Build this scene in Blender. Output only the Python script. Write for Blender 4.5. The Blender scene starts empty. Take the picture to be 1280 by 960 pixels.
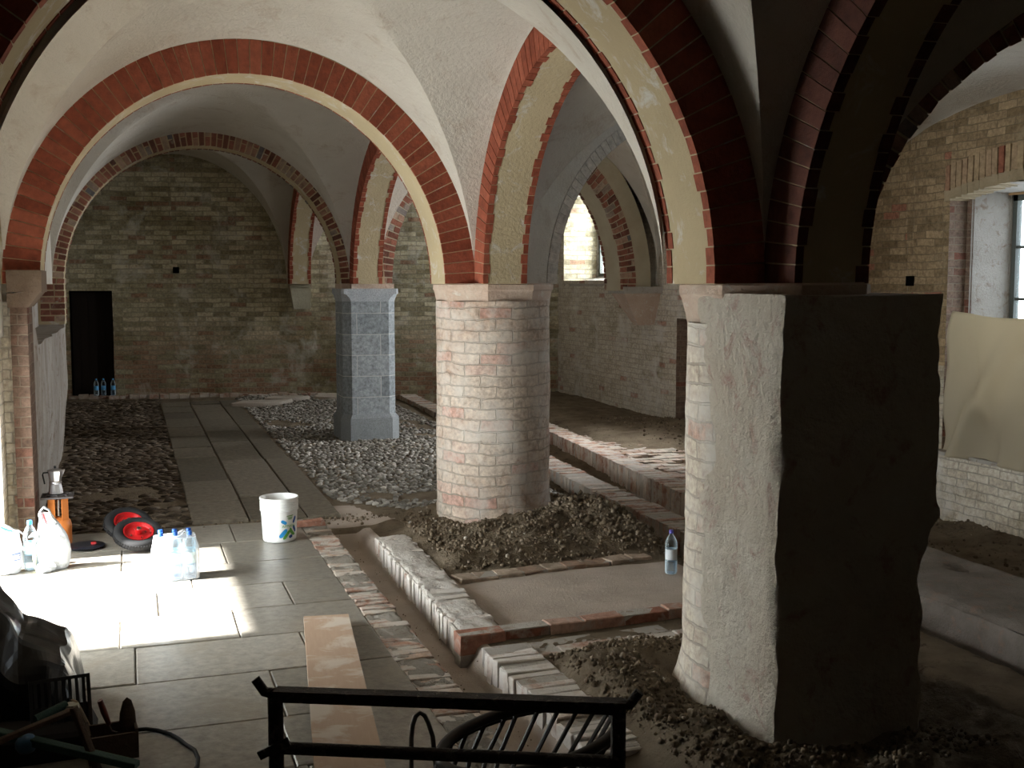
import bpy, bmesh, math, random
import numpy as np
from mathutils import Vector, Matrix, noise, Euler
from math import sin, cos, pi, radians, sqrt, atan, tan
random.seed(7); RNG = np.random.default_rng(5)
sc = bpy.context.scene
COL = sc.collection

# ------------------------------------------------------------------ mesh builder
class MB:
    def __init__(s):
        s.v = []; s.f = []; s.uv = []; s.c = []; s.m = []
    def face(s, pts, uv=None, c=0.5, m=0):
        i = len(s.v); pts = [Vector(p) for p in pts]; s.v += pts
        s.f.append(tuple(range(i, i + len(pts))))
        if uv is None: uv = boxuv(pts)
        s.uv.append(uv); s.c.append(c); s.m.append(m)
    def box(s, lo, hi, c=0.5, m=0, M=None, jit=0.0, cham=0.0, uvoff=(0, 0)):
        x0, y0, z0 = lo; x1, y1, z1 = hi
        P = [Vector(p) for p in ((x0,y0,z0),(x1,y0,z0),(x1,y1,z0),(x0,y1,z0),(x0,y0,z1),(x1,y0,z1),(x1,y1,z1),(x0,y1,z1))]
        if jit: P = [p + Vector([random.uniform(-jit, jit) for _ in range(3)]) for p in P]
        if cham:
            cx, cy = (x0+x1)/2, (y0+y1)/2
            top = [P[k].copy() for k in (4,5,6,7)]
            T = []
            for p in top:
                q = p.copy(); q.x += cham*(1 if q.x < cx else -1); q.y += cham*(1 if q.y < cy else -1); T.append(q)
                p.z -= cham*0.8
            P[4:8] = top; P += T
            F = [(0,3,2,1),(0,1,5,4),(1,2,6,5),(2,3,7,6),(3,0,4,7),(4,5,9,8),(5,6,10,9),(6,7,11,10),(7,4,8,11),(8,9,10,11)]
        else:
            F = [(0,3,2,1),(0,1,5,4),(1,2,6,5),(2,3,7,6),(3,0,4,7),(4,5,6,7)]
        base = [p.copy() for p in P]
        if M is not None: P = [M @ p for p in P]
        i = len(s.v); s.v += P
        for f in F:
            s.f.append(tuple(i + k for k in f)); s.c.append(c); s.m.append(m)
            s.uv.append([(a+uvoff[0], b+uvoff[1]) for a, b in boxuv([base[k] for k in f])])
    def hexa(s, P, c=0.5, m=0):           # 8 points, same order as box
        i = len(s.v); s.v += [Vector(p) for p in P]
        for f in [(0,3,2,1),(0,1,5,4),(1,2,6,5),(2,3,7,6),(3,0,4,7),(4,5,6,7)]:
            s.f.append(tuple(i + k for k in f)); s.c.append(c); s.m.append(m)
            s.uv.append(boxuv([Vector(P[k]) for k in f]))
    def lathe(s, prof, n=24, cx=0, cy=0, m=0, c=0.5, cap=True, sx=1, sy=1, a0=0.0):
        i0 = len(s.v)
        for r, z in prof:
            for k in range(n):
                a = a0 + 2*pi*k/n
                s.v.append(Vector((cx + r*cos(a)*sx, cy + r*sin(a)*sy, z)))
        rm = max(p[0] for p in prof)
        L = 0
        for j in range(len(prof)-1):
            L2 = L + math.hypot(prof[j+1][0]-prof[j][0], prof[j+1][1]-prof[j][1])
            for k in range(n):
                k2 = (k+1) % n
                s.f.append((i0+j*n+k, i0+j*n+k2, i0+(j+1)*n+k2, i0+(j+1)*n+k))
                u0 = 2*pi*k/n*rm; u1 = 2*pi*(k+1)/n*rm
                s.uv.append([(u0,L),(u1,L),(u1,L2),(u0,L2)]); s.c.append(c); s.m.append(m)
            L = L2
        if cap:
            for j, rev in ((0, True), (len(prof)-1, False)):
                if prof[j][0] > 1e-4:
                    f = [i0+j*n+k for k in range(n)]
                    if rev: f = f[::-1]
                    s.f.append(tuple(f)); s.uv.append([(s.v[q].x, s.v[q].y) for q in f]); s.c.append(c); s.m.append(m)
    def tube(s, pts, r, n=8, c=0.5, m=0, flat=1.0, closed=False):
        pts = [Vector(p) for p in pts]; N = len(pts); i0 = len(s.v)
        rr = r if isinstance(r, (list, tuple)) else [r]*N
        up = None
        for j in range(N):
            a = pts[(j-1) % N] if (closed or j > 0) else pts[j]; b = pts[(j+1) % N] if (closed or j < N-1) else pts[j]
            t = (b-a).normalized()
            if up is None: up = Vector((0,0,1)) if abs(t.z) < .9 else Vector((1,0,0))
            side = t.cross(up).normalized(); up = side.cross(t).normalized()
            for k in range(n):
                an = 2*pi*k/n + pi/n
                s.v.append(pts[j] + side*cos(an)*rr[j] + up*sin(an)*rr[j]*flat)
        for j in range(N if closed else N-1):
            j2 = (j+1) % N
            for k in range(n):
                k2 = (k+1) % n
                s.f.append((i0+j*n+k, i0+j*n+k2, i0+j2*n+k2, i0+j2*n+k)); s.uv.append([(k/n,j*.1),(k2/n,j*.1),(k2/n,j*.1+.1),(k/n,j*.1+.1)]); s.c.append(c); s.m.append(m)
        if not closed:
            s.f.append(tuple(i0+k for k in range(n))[::-1]); s.uv.append([(0,0)]*n); s.c.append(c); s.m.append(m)
            s.f.append(tuple(i0+(N-1)*n+k for k in range(n))); s.uv.append([(0,0)]*n); s.c.append(c); s.m.append(m)
    def grid(s, fn, nu, nv, m=0, c=0.5, uvfn=None, flip=False):
        i0 = len(s.v)
        for i in range(nu+1):
            for j in range(nv+1):
                s.v.append(Vector(fn(i/nu, j/nv)))
        for i in range(nu):
            for j in range(nv):
                q = [i0+i*(nv+1)+j, i0+(i+1)*(nv+1)+j, i0+(i+1)*(nv+1)+j+1, i0+i*(nv+1)+j+1]
                ij = [(i,j),(i+1,j),(i+1,j+1),(i,j+1)]
                if flip: q = q[::-1]; ij = ij[::-1]
                s.f.append(tuple(q)); s.c.append(c); s.m.append(m)
                if uvfn: s.uv.append([uvfn(a/nu, b/nv) for a, b in ij])
                else: s.uv.append(boxuv([s.v[k] for k in q]))
    def rough(s, amp, scale, amp2=0, scale2=1, zmin=None, start=0, mask=None):
        for k in range(start, len(s.v)):
            p = s.v[k]
            if zmin is not None and p.z < zmin: continue
            w = mask(p) if mask else 1
            d = noise.noise_vector(p*scale)*amp
            if amp2: d = d + noise.noise_vector(p*scale2 + Vector((7,3,1)))*amp2
            s.v[k] = p + d*w
    def build(s, name, mats, parent=None, smooth=0, merge=False, loc=None):
        me = bpy.data.meshes.new(name)
        me.from_pydata([tuple(v) for v in s.v], [], s.f)
        ul = me.uv_layers.new(name='UVMap')
        flat = [c for f in s.uv for p in f for c in p]
        ul.data.foreach_set('uv', flat)
        at = me.attributes.new('v', 'FLOAT', 'FACE'); at.data.foreach_set('value', s.c)
        if not isinstance(mats, (list, tuple)): mats = [mats]
        for mm in mats: me.materials.append(mm)
        me.polygons.foreach_set('material_index', s.m)
        if merge:
            bm = bmesh.new(); bm.from_mesh(me); bmesh.ops.remove_doubles(bm, verts=bm.verts, dist=1e-4)
            bmesh.ops.recalc_face_normals(bm, faces=bm.faces); bm.to_mesh(me); bm.free()
        if smooth:
            me.polygons.foreach_set('use_smooth', [True]*len(me.polygons))
            me.set_sharp_from_angle(angle=radians(smooth))
        me.update()
        o = bpy.data.objects.new(name, me); COL.objects.link(o)
        if parent: o.parent = parent
        if loc is not None: o.location = loc
        return o

def boxuv(P):
    P = [Vector(p) for p in P]
    n = Vector((0,0,0))
    for i in range(len(P)):
        a, b = P[i], P[(i+1) % len(P)]
        n += a.cross(b)
    a = [abs(x) for x in n]
    if a[2] >= a[0] and a[2] >= a[1]: return [(p.x, p.y) for p in P]
    if a[0] >= a[1]: return [(p.y, p.z) for p in P]
    return [(p.x, p.z) for p in P]

def thing(name, label, cat, loc=(0,0,0), rz=0, group=None):
    o = bpy.data.objects.new(name, None); o.empty_display_size = .1; COL.objects.link(o)
    o.location = loc; o.rotation_euler = (0,0,rz); tag(o, label, cat, group); return o
def tag(o, label, cat=None, group=None):
    o['label'] = label
    if cat: o['category'] = cat
    if group: o['group'] = group
    return o
def struct(o, label=None):
    o['kind'] = 'structure'
    if label: o['label'] = label
    return o
def stuff(o, label, cat):
    o['kind'] = 'stuff'; o['label'] = label; o['category'] = cat; return o
def dup(root, loc, rz, label, group=None):
    r = root.copy(); COL.objects.link(r); r.location = loc; r.rotation_euler = (0,0,rz); r['label'] = label
    if group: r['group'] = group
    for ch in list(root.children):
        c = ch.copy(); COL.objects.link(c); c.parent = r
        for g in ch.children:
            d = g.copy(); COL.objects.link(d); d.parent = c
    return r

# ------------------------------------------------------------------ materials
def newmat(name):
    m = bpy.data.materials.new(name); m.use_nodes = True
    nt = m.node_tree; nt.nodes.clear()
    out = nt.nodes.new('ShaderNodeOutputMaterial'); b = nt.nodes.new('ShaderNodeBsdfPrincipled')
    nt.links.new(b.outputs[0], out.inputs[0])
    return m, nt, b
def N(nt, t, **k):
    n = nt.nodes.new(t)
    for a, v in k.items():
        if a.startswith('i_'): n.inputs[a[2:].replace('_', ' ')].default_value = v
        else: setattr(n, a, v)
    return n
def L(nt, a, b): nt.links.new(a, b)
def rgb(c): return (c[0], c[1], c[2], 1)
def ramp(nt, src, stops):
    r = nt.nodes.new('ShaderNodeValToRGB'); e = r.color_ramp.elements
    while len(e) > 1: e.remove(e[-1])
    e[0].position = stops[0][0]; e[0].color = rgb(stops[0][1])
    for p, c in stops[1:]:
        q = e.new(p); q.color = rgb(c)
    L(nt, src, r.inputs[0]); return r.outputs[0]
def mixc(nt, f, a, b, mode='MIX'):
    m = nt.nodes.new('ShaderNodeMix'); m.data_type = 'RGBA'; m.blend_type = mode
    if isinstance(f, float): m.inputs[0].default_value = f
    else: L(nt, f, m.inputs[0])
    for i, x in ((6, a), (7, b)):
        if isinstance(x, tuple): m.inputs[i].default_value = rgb(x)
        else: L(nt, x, m.inputs[i])
    return m.outputs[2]
def nz(nt, vec, scale, detail=5, rough=.6, dist=0):
    n = N(nt, 'ShaderNodeTexNoise'); n.inputs['Scale'].default_value = scale; n.inputs['Detail'].default_value = detail
    n.inputs['Roughness'].default_value = rough; n.inputs['Distortion'].default_value = dist
    L(nt, vec, n.inputs['Vector']); return n.outputs['Fac']
def step(nt, src, lo, hi):
    r = N(nt, 'ShaderNodeMapRange'); r.inputs['From Min'].default_value = lo; r.inputs['From Max'].default_value = hi; L(nt, src, r.inputs['Value']); return r.outputs[0]
def math_(nt, op, a, b):
    m = N(nt, 'ShaderNodeMath', operation=op)
    for i, x in ((0, a), (1, b)):
        if isinstance(x, (int, float)): m.inputs[i].default_value = x
        else: L(nt, x, m.inputs[i])
    return m.outputs[0]
def bump(nt, b, h, strength, dist=.02):
    n = N(nt, 'ShaderNodeBump'); n.inputs['Strength'].default_value = strength; n.inputs['Distance'].default_value = dist
    L(nt, h, n.inputs['Height']); L(nt, n.outputs[0], b.inputs['Normal'])
def setb(b, rough=.9, spec=.3, metal=0):
    b.inputs['Roughness'].default_value = rough; b.inputs['Specular IOR Level'].default_value = spec; b.inputs['Metallic'].default_value = metal

def mat_noise(name, c1, c2, scale=3, bscale=40, bstr=.4, rough=.9, spec=.2, c3=None, metal=0, bd=.02, fine=None, stretch=None):
    m, nt, b = newmat(name); setb(b, rough, spec, metal)
    g = N(nt, 'ShaderNodeTexCoord').outputs['Object']
    if stretch:
        mp = N(nt, 'ShaderNodeMapping'); mp.inputs['Scale'].default_value = stretch; L(nt, g, mp.inputs[0]); g2 = mp.outputs[0]
    else: g2 = g
    a = step(nt, nz(nt, g2, scale, 6, .62), .3, .7)
    c = mixc(nt, a, c1, c2)
    if c3: c = mixc(nt, step(nt, nz(nt, g, scale*2.7, 5, .7, .6), .55, .68), c, c3)
    h = nz(nt, g, bscale, 6, .7)
    if fine: c = mixc(nt, fine, c, mixc(nt, step(nt, h, .35, .65), (0,0,0), (1,1,1)), 'OVERLAY')
    L(nt, c, b.inputs['Base Color']); bump(nt, b, h, bstr, bd)
    return m
def mat_vary(name, stops, bscale=60, bstr=.4, rough=.9, spec=.2, dirt=None, dirtlo=.5, dirthi=.65, bd=.01, dscale=4):
    m, nt, b = newmat(name); setb(b, rough, spec)
    a = N(nt, 'ShaderNodeAttribute', attribute_name='v').outputs['Fac']
    g = N(nt, 'ShaderNodeTexCoord').outputs['Object']
    c = ramp(nt, a, stops)
    n1 = nz(nt, g, 18, 6, .7)
    c = mixc(nt, .35, c, mixc(nt, step(nt, n1, .3, .7), (.0,.0,.0), (1.,1.,1.)), 'OVERLAY')
    if dirt: c = mixc(nt, step(nt, nz(nt, g, dscale, 6, .7, .5), dirtlo, dirthi), c, dirt)
    L(nt, c, b.inputs['Base Color']); bump(nt, b, nz(nt, g, bscale, 6, .7), bstr, bd)
    return m
def mat_brick(name, ca, cb, mortar, bw=.26, rh=.07, ms=.006, red=None, redlo=.6, redhi=.66, wash=None, washlo=.5, washhi=.6, washscale=1.6,
              dark=None, darklo=.5, darkhi=.65, bstr=.6, wob=.01, off=.5, rough=.92, lowred=None):
    m, nt, b = newmat(name); setb(b, rough, .15)
    tc = N(nt, 'ShaderNodeTexCoord'); uv = tc.outputs['UV']; g = tc.outputs['Object']
    nn = N(nt, 'ShaderNodeTexNoise'); nn.inputs['Scale'].default_value = 3.5; nn.inputs['Detail'].default_value = 3; L(nt, g, nn.inputs['Vector'])
    v1 = N(nt, 'ShaderNodeVectorMath', operation='MULTIPLY_ADD'); L(nt, nn.outputs['Color'], v1.inputs[0]); v1.inputs[1].default_value = (wob*3, wob*3, 0); L(nt, uv, v1.inputs[2])
    nn2 = N(nt, 'ShaderNodeTexNoise'); nn2.inputs['Scale'].default_value = 22; nn2.inputs['Detail'].default_value = 3; L(nt, g, nn2.inputs['Vector'])
    v2 = N(nt, 'ShaderNodeVectorMath', operation='MULTIPLY_ADD'); L(nt, nn2.outputs['Color'], v2.inputs[0]); v2.inputs[1].default_value = (wob, wob, 0); L(nt, v1.outputs[0], v2.inputs[2])
    br = N(nt, 'ShaderNodeTexBrick'); br.offset = off; br.inputs['Scale'].default_value = 1; br.inputs['Mortar Size'].default_value = ms
    br.inputs['Brick Width'].default_value = bw; br.inputs['Row Height'].default_value = rh; br.inputs['Mortar Smooth'].default_value = .4
    br.inputs['Color1'].default_value = (0,0,0,1); br.inputs['Color2'].default_value = (1,1,1,1); br.inputs['Mortar'].default_value = (.5,.5,.5,1)
    L(nt, v2.outputs[0], br.inputs['Vector'])
    rnd = br.outputs['Color']; sep = N(nt, 'ShaderNodeSeparateColor'); L(nt, rnd, sep.inputs[0]); r = sep.outputs[0]
    stops = [(0, ca), (.5, tuple((x+y)/2 for x, y in zip(ca, cb))), (1, cb)]
    c = ramp(nt, r, stops)
    if red:
        rs = step(nt, r, redlo, redhi)
        if lowred:
            pz = N(nt, 'ShaderNodeSeparateXYZ'); L(nt, g, pz.inputs[0]); lo = step(nt, pz.outputs[2], lowred[0], lowred[1])
            rs2 = step(nt, r, .35, .42); inv = math_(nt, 'SUBTRACT', 1, lo); rs = math_(nt, 'MAXIMUM', rs, math_(nt, 'MULTIPLY', rs2, inv))
        c = mixc(nt, rs, c, red)
    f = nz(nt, g, 25, 6, .7)
    c = mixc(nt, .45, c, mixc(nt, step(nt, f, .3, .7), (0,0,0), (1,1,1)), 'OVERLAY')
    c = mixc(nt, br.outputs['Fac'], c, mortar)
    if dark: c = mixc(nt, step(nt, nz(nt, g, 1.1, 6, .65), darklo, darkhi), c, dark, 'MULTIPLY')
    if wash: c = mixc(nt, step(nt, nz(nt, g, washscale, 7, .72, .4), washlo, washhi), c, wash)
    L(nt, c, b.inputs['Base Color'])
    h = math_(nt, 'SUBTRACT', math_(nt, 'MULTIPLY', f, .5), br.outputs['Fac'])
    bump(nt, b, h, bstr, .012)
    return m
def mat_plain(name, c, rough=.5, spec=.4, metal=0, bs=60, bstr=.1):
    m, nt, b = newmat(name); setb(b, rough, spec, metal)
    g = N(nt, 'ShaderNodeTexCoord').outputs['Object']; n = nz(nt, g, bs, 4)
    L(nt, mixc(nt, n, tuple(x*.85 for x in c), tuple(min(1, x*1.12) for x in c)), b.inputs['Base Color'])
    if bstr: bump(nt, b, n, bstr, .004)
    return m
def mat_clear(name, c, fac=.35, rough=.08):
    m, nt, b = newmat(name); setb(b, rough, .6); b.inputs['Base Color'].default_value = rgb(c)
    tr = N(nt, 'ShaderNodeBsdfTransparent'); tr.inputs[0].default_value = rgb(tuple(.6+.4*x for x in c))
    mx = N(nt, 'ShaderNodeMixShader'); 
    lw = N(nt, 'ShaderNodeLayerWeight'); lw.inputs[0].default_value = .35
    L(nt, step(nt, math_(nt, 'ADD', lw.outputs['Facing'], fac-.3), 0, 1), mx.inputs[0]); L(nt, tr.outputs[0], mx.inputs[1]); L(nt, b.outputs[0], mx.inputs[2])
    out = [n for n in nt.nodes if n.type == 'OUTPUT_MATERIAL'][0]; L(nt, mx.outputs[0], out.inputs[0])
    return m

PLASTER = mat_noise('vault_plaster', (.50,.46,.395), (.59,.555,.49), 1.3, 28, .55, .95, .1, c3=(.46,.40,.33), bd=.03)
SOFFIT = mat_noise('tan_plaster', (.50,.41,.26), (.44,.36,.23), 2.0, 35, .5, .95, .1, c3=(.58,.56,.50))
RING = mat_vary('red_arch_brick', [(0,(.20,.050,.026)),(.5,(.25,.066,.036)),(1,(.30,.088,.05))], 40, .4, .85, .2)
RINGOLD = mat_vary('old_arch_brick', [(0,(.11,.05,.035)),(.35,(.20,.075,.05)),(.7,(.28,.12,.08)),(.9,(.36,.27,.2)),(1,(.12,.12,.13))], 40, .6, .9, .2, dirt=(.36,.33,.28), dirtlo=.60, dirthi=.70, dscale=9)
WALLBACK = mat_brick('pale_rubble_brick', (.27,.235,.15), (.68,.62,.45), (.36,.33,.25), .29, .085, .008, red=(.34,.22,.15), redlo=.90, redhi=.94,
                     wash=(.70,.68,.61), washlo=.53, washhi=.74, dark=(.62,.59,.50), darklo=.50, darkhi=.66, lowred=(.4,1.6), bstr=.9, wob=.014)
WALLR = mat_brick('whitewashed_brick', (.50,.44,.35), (.62,.57,.48), (.42,.38,.32), .27, .078, .006, red=(.42,.26,.2), redlo=.93, redhi=.95,
                  wash=(.66,.63,.58), washlo=.50, washhi=.66, dark=(.6,.55,.45), darklo=.5, darkhi=.7, bstr=.8, wob=.014)
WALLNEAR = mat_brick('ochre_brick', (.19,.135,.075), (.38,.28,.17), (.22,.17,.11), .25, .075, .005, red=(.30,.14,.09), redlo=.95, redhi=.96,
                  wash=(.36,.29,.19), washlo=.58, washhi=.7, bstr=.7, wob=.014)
ROUGHWALL = mat_noise('rough_grey_render', (.30,.26,.22), (.46,.43,.39), 2.2, 22, .9, .95, .1, c3=(.22,.15,.11), bd=.04, stretch=(1,2.5,.6))
COLUMN = mat_brick('limewashed_column_brick', (.49,.41,.335), (.56,.465,.385), (.42,.36,.30), .30, .092, .007, red=(.50,.33,.27), redlo=.86, redhi=.93,
                  wash=(.60,.555,.50), washlo=.46, washhi=.68, washscale=2.4, dark=(.74,.60,.53), darklo=.45, darkhi=.62, bstr=1.0, wob=.020)
CAPITAL = mat_noise('pinkish_stone', (.50,.36,.28), (.58,.47,.38), 5, 30, .7, .9, .15, c3=(.62,.57,.50))
GRANITE = mat_noise('grey_granite', (.24,.26,.27), (.30,.32,.33), 3, 150, .5, .8, .3, fine=.6)
GRANITE_B = mat_brick('grey_granite_blocks', (.23,.255,.27), (.32,.345,.36), (.50,.50,.49), .62, .272, .006, wash=(.40,.42,.43), washlo=.58, washhi=.8, bstr=.5, wob=.004, rough=.85)
PIER = mat_noise('weathered_render', (.64,.59,.51), (.54,.47,.38), 2.6, 24, 1.0, .95, .1, c3=(.46,.32,.27), bd=.03)
PIERBRICK = mat_brick('brown_pier_brick', (.17,.115,.085), (.23,.16,.12), (.25,.20,.15), .25, .075, .006, red=(.19,.085,.06), redlo=.85, redhi=.95, bstr=.7)
EARTH = mat_noise('damp_earth', (.14,.105,.07), (.27,.22,.16), 3.0, 45, 1.0, .96, .1, c3=(.10,.075,.05), bd=.035)
SAND = mat_noise('smooth_dirt', (.52,.45,.39), (.37,.315,.265), 2.2, 60, .7, .95, .1, bd=.012)
CLOD = mat_vary('earth_clods', [(0,(.10,.075,.05)),(.7,(.19,.15,.105)),(.97,(.25,.20,.15)),(1,(.5,.46,.4))], 60, .5, .95, .1)
DARKWALL = mat_noise('bounce_damping_wall', (.035,.030,.026), (.06,.05,.04), 3, 30, .5, .95, .1)  # unseen walls around the camera, coloured dark to cut bounced light
SLAB = mat_vary('stone_paving', [(0,(.215,.20,.17)),(.5,(.27,.25,.215)),(1,(.33,.31,.27))], 50, .35, .30, .5, bd=.006, dirt=(.27,.235,.185), dirtlo=.5, dirthi=.72, dscale=2.2)
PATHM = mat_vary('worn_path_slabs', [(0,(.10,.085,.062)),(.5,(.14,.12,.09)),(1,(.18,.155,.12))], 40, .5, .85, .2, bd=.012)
MORTAR = mat_noise('grey_mortar', (.36,.33,.29), (.46,.43,.39), 4, 40, .9, .95, .1, c3=(.28,.22,.17), bd=.02)
MORTAR2 = mat_noise('rubbly_mortar', (.27,.24,.20), (.36,.33,.29), 7, 50, 1.0, .95, .1, c3=(.20,.16,.12), bd=.03)
COBBLE = mat_vary('cobbles', [(0,(.12,.105,.085)),(.5,(.23,.215,.185)),(.85,(.34,.32,.285)),(1,(.5,.47,.42))], 60, .2, .7, .35)
DARKST = mat_vary('dark_edge_stones', [(0,(.04,.03,.02)),(.6,(.085,.062,.042)),(1,(.19,.155,.12))], 60, .4, .85, .2)
CURB = mat_vary('old_floor_brick', [(0,(.26,.14,.10)),(.4,(.38,.22,.16)),(.75,(.46,.36,.28)),(1,(.55,.48,.42))], 50, .7, .92, .15, dirt=(.50,.46,.41), dirtlo=.42, dirthi=.6, dscale=6)
CURBW = mat_vary('limewashed_floor_brick', [(0,(.42,.30,.24)),(.4,(.55,.48,.42)),(1,(.66,.62,.57))], 50, .8, .92, .15, dirt=(.64,.60,.56), dirtlo=.40, dirthi=.55, dscale=7)
CURBR = mat_vary('reddish_floor_brick', [(0,(.22,.09,.06)),(.5,(.34,.17,.12)),(1,(.44,.30,.24))], 50, .7, .92, .15, dirt=(.42,.38,.33), dirtlo=.52, dirthi=.7, dscale=8)
BLACK = mat_plain('dark_void_door', (.012,.010,.009), .9, .1)

# ------------------------------------------------------------------ plan constants
Z0 = 2.0
XL, XA, XB, XR = -.85, 2.71, 3.08, 7.55     # left wall face, aisle arcade faces, right wall face
YB = [(0.0, 4.43), (4.87, 8.90), (9.35, 14.42), (14.88, 20.35)]
YBACK = lambda x: 21.25 - .21*(x+1.0)
XW = -.72                                   # face of the thick wall beyond the doorway

# ------------------------------------------------------------------ vault webs
def vault(mb, C, rx=1.85, rx1=None, dome=.12, n=34, z0=Z0, inset=0.0):
    """C: corners (x0,y0),(x1,y0),(x1,y1),(x0,y1); two equal barrels crossing, split along the groins"""
    def fn(i, j):
        u = -cos(pi*i/(2*n)); v = -cos(pi*j/(2*n)); a, b = (u+1)/2, (v+1)/2
        cu = sqrt(max(0, 1-u*u)); cv = sqrt(max(0, 1-v*v))
        r = rx if rx1 is None else rx + (rx1-rx)*b
        r -= inset*(1-b)**3
        z = z0 + r*max(cu, cv) + dome*(cu*cv)**1.5
        x = (C[0][0]*(1-a)+C[1][0]*a)*(1-b)+(C[3][0]*(1-a)+C[2][0]*a)*b
        y = (C[0][1]*(1-a)+C[1][1]*a)*(1-b)+(C[3][1]*(1-a)+C[2][1]*a)*b
        x -= u*inset*(1-b)**3
        return Vector((x, y, z + noise.noise(Vector((x*1.3, y*1.3, z)))*.012*min(1, 6*cu*cv)))
    i0 = len(mb.v); m = 2*n+1
    for i in range(m):
        for j in range(m): mb.v.append(fn(i, j))
    for i in range(2*n):
        for j in range(2*n):
            a, b, c, d = i0+i*m+j, i0+(i+1)*m+j, i0+(i+1)*m+j+1, i0+i*m+j+1
            tr = [(a,c,b),(a,d,c)] if (i < n) == (j < n) else [(a,d,b),(b,d,c)]
            for t in tr: mb.f.append(t); mb.c.append(.5); mb.m.append(0); mb.uv.append([(mb.v[k].x, mb.v[k].y) for k in t])
mb = MB()
LX1 = XA; RX0 = XB
for i, (y0, y1) in enumerate(YB):
    last = i == 3
    xl = XL if i < 3 else -1.12
    vault(mb, [(xl,y0),(LX1,y0),(LX1,y1),(xl,y1)], 1.85, 2.28 if last else None, .14 if i < 3 else .05, inset=.28 if i == 1 else 0)
SK1, SK2 = 2.15, .88     # the two farther right-aisle arches run askew to the arcade
RC = [((0,0),(0,0),1.72,1.72), ((0,0),(0,SK1),1.72,1.72), ((0,SK1),(0,SK2),1.72,2.25), ((0,SK2),(0,0),2.25,2.1)]
for (y0, y1), (k0, k1, ra, rb) in zip(YB, RC):
    vault(mb, [(RX0,y0),(XR,y0+k0[1]),(XR,y1+k1[1]),(RX0,y1)], ra, rb, .08)
for (x0, x1, r) in ((-1.12, LX1, 2.28), (RX0, XR, 2.1)):
    xc, ax = (x0+x1)/2, (x1-x0)/2
    mb.grid(lambda s, t: (xc-ax*cos(pi*s), 20.35+1.3*t, Z0+r*sin(pi*s)), 40, 4, flip=True)
ceil = struct(mb.build('ceiling', PLASTER, smooth=38), 'plastered groin vaults over both aisles')
mb = MB(); mb.box((-2.2, -1.8, 4.65), (8.9, 23, 4.9))
struct(mb.build('ceiling_slab', MORTAR), 'masonry mass above the vaults')

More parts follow.
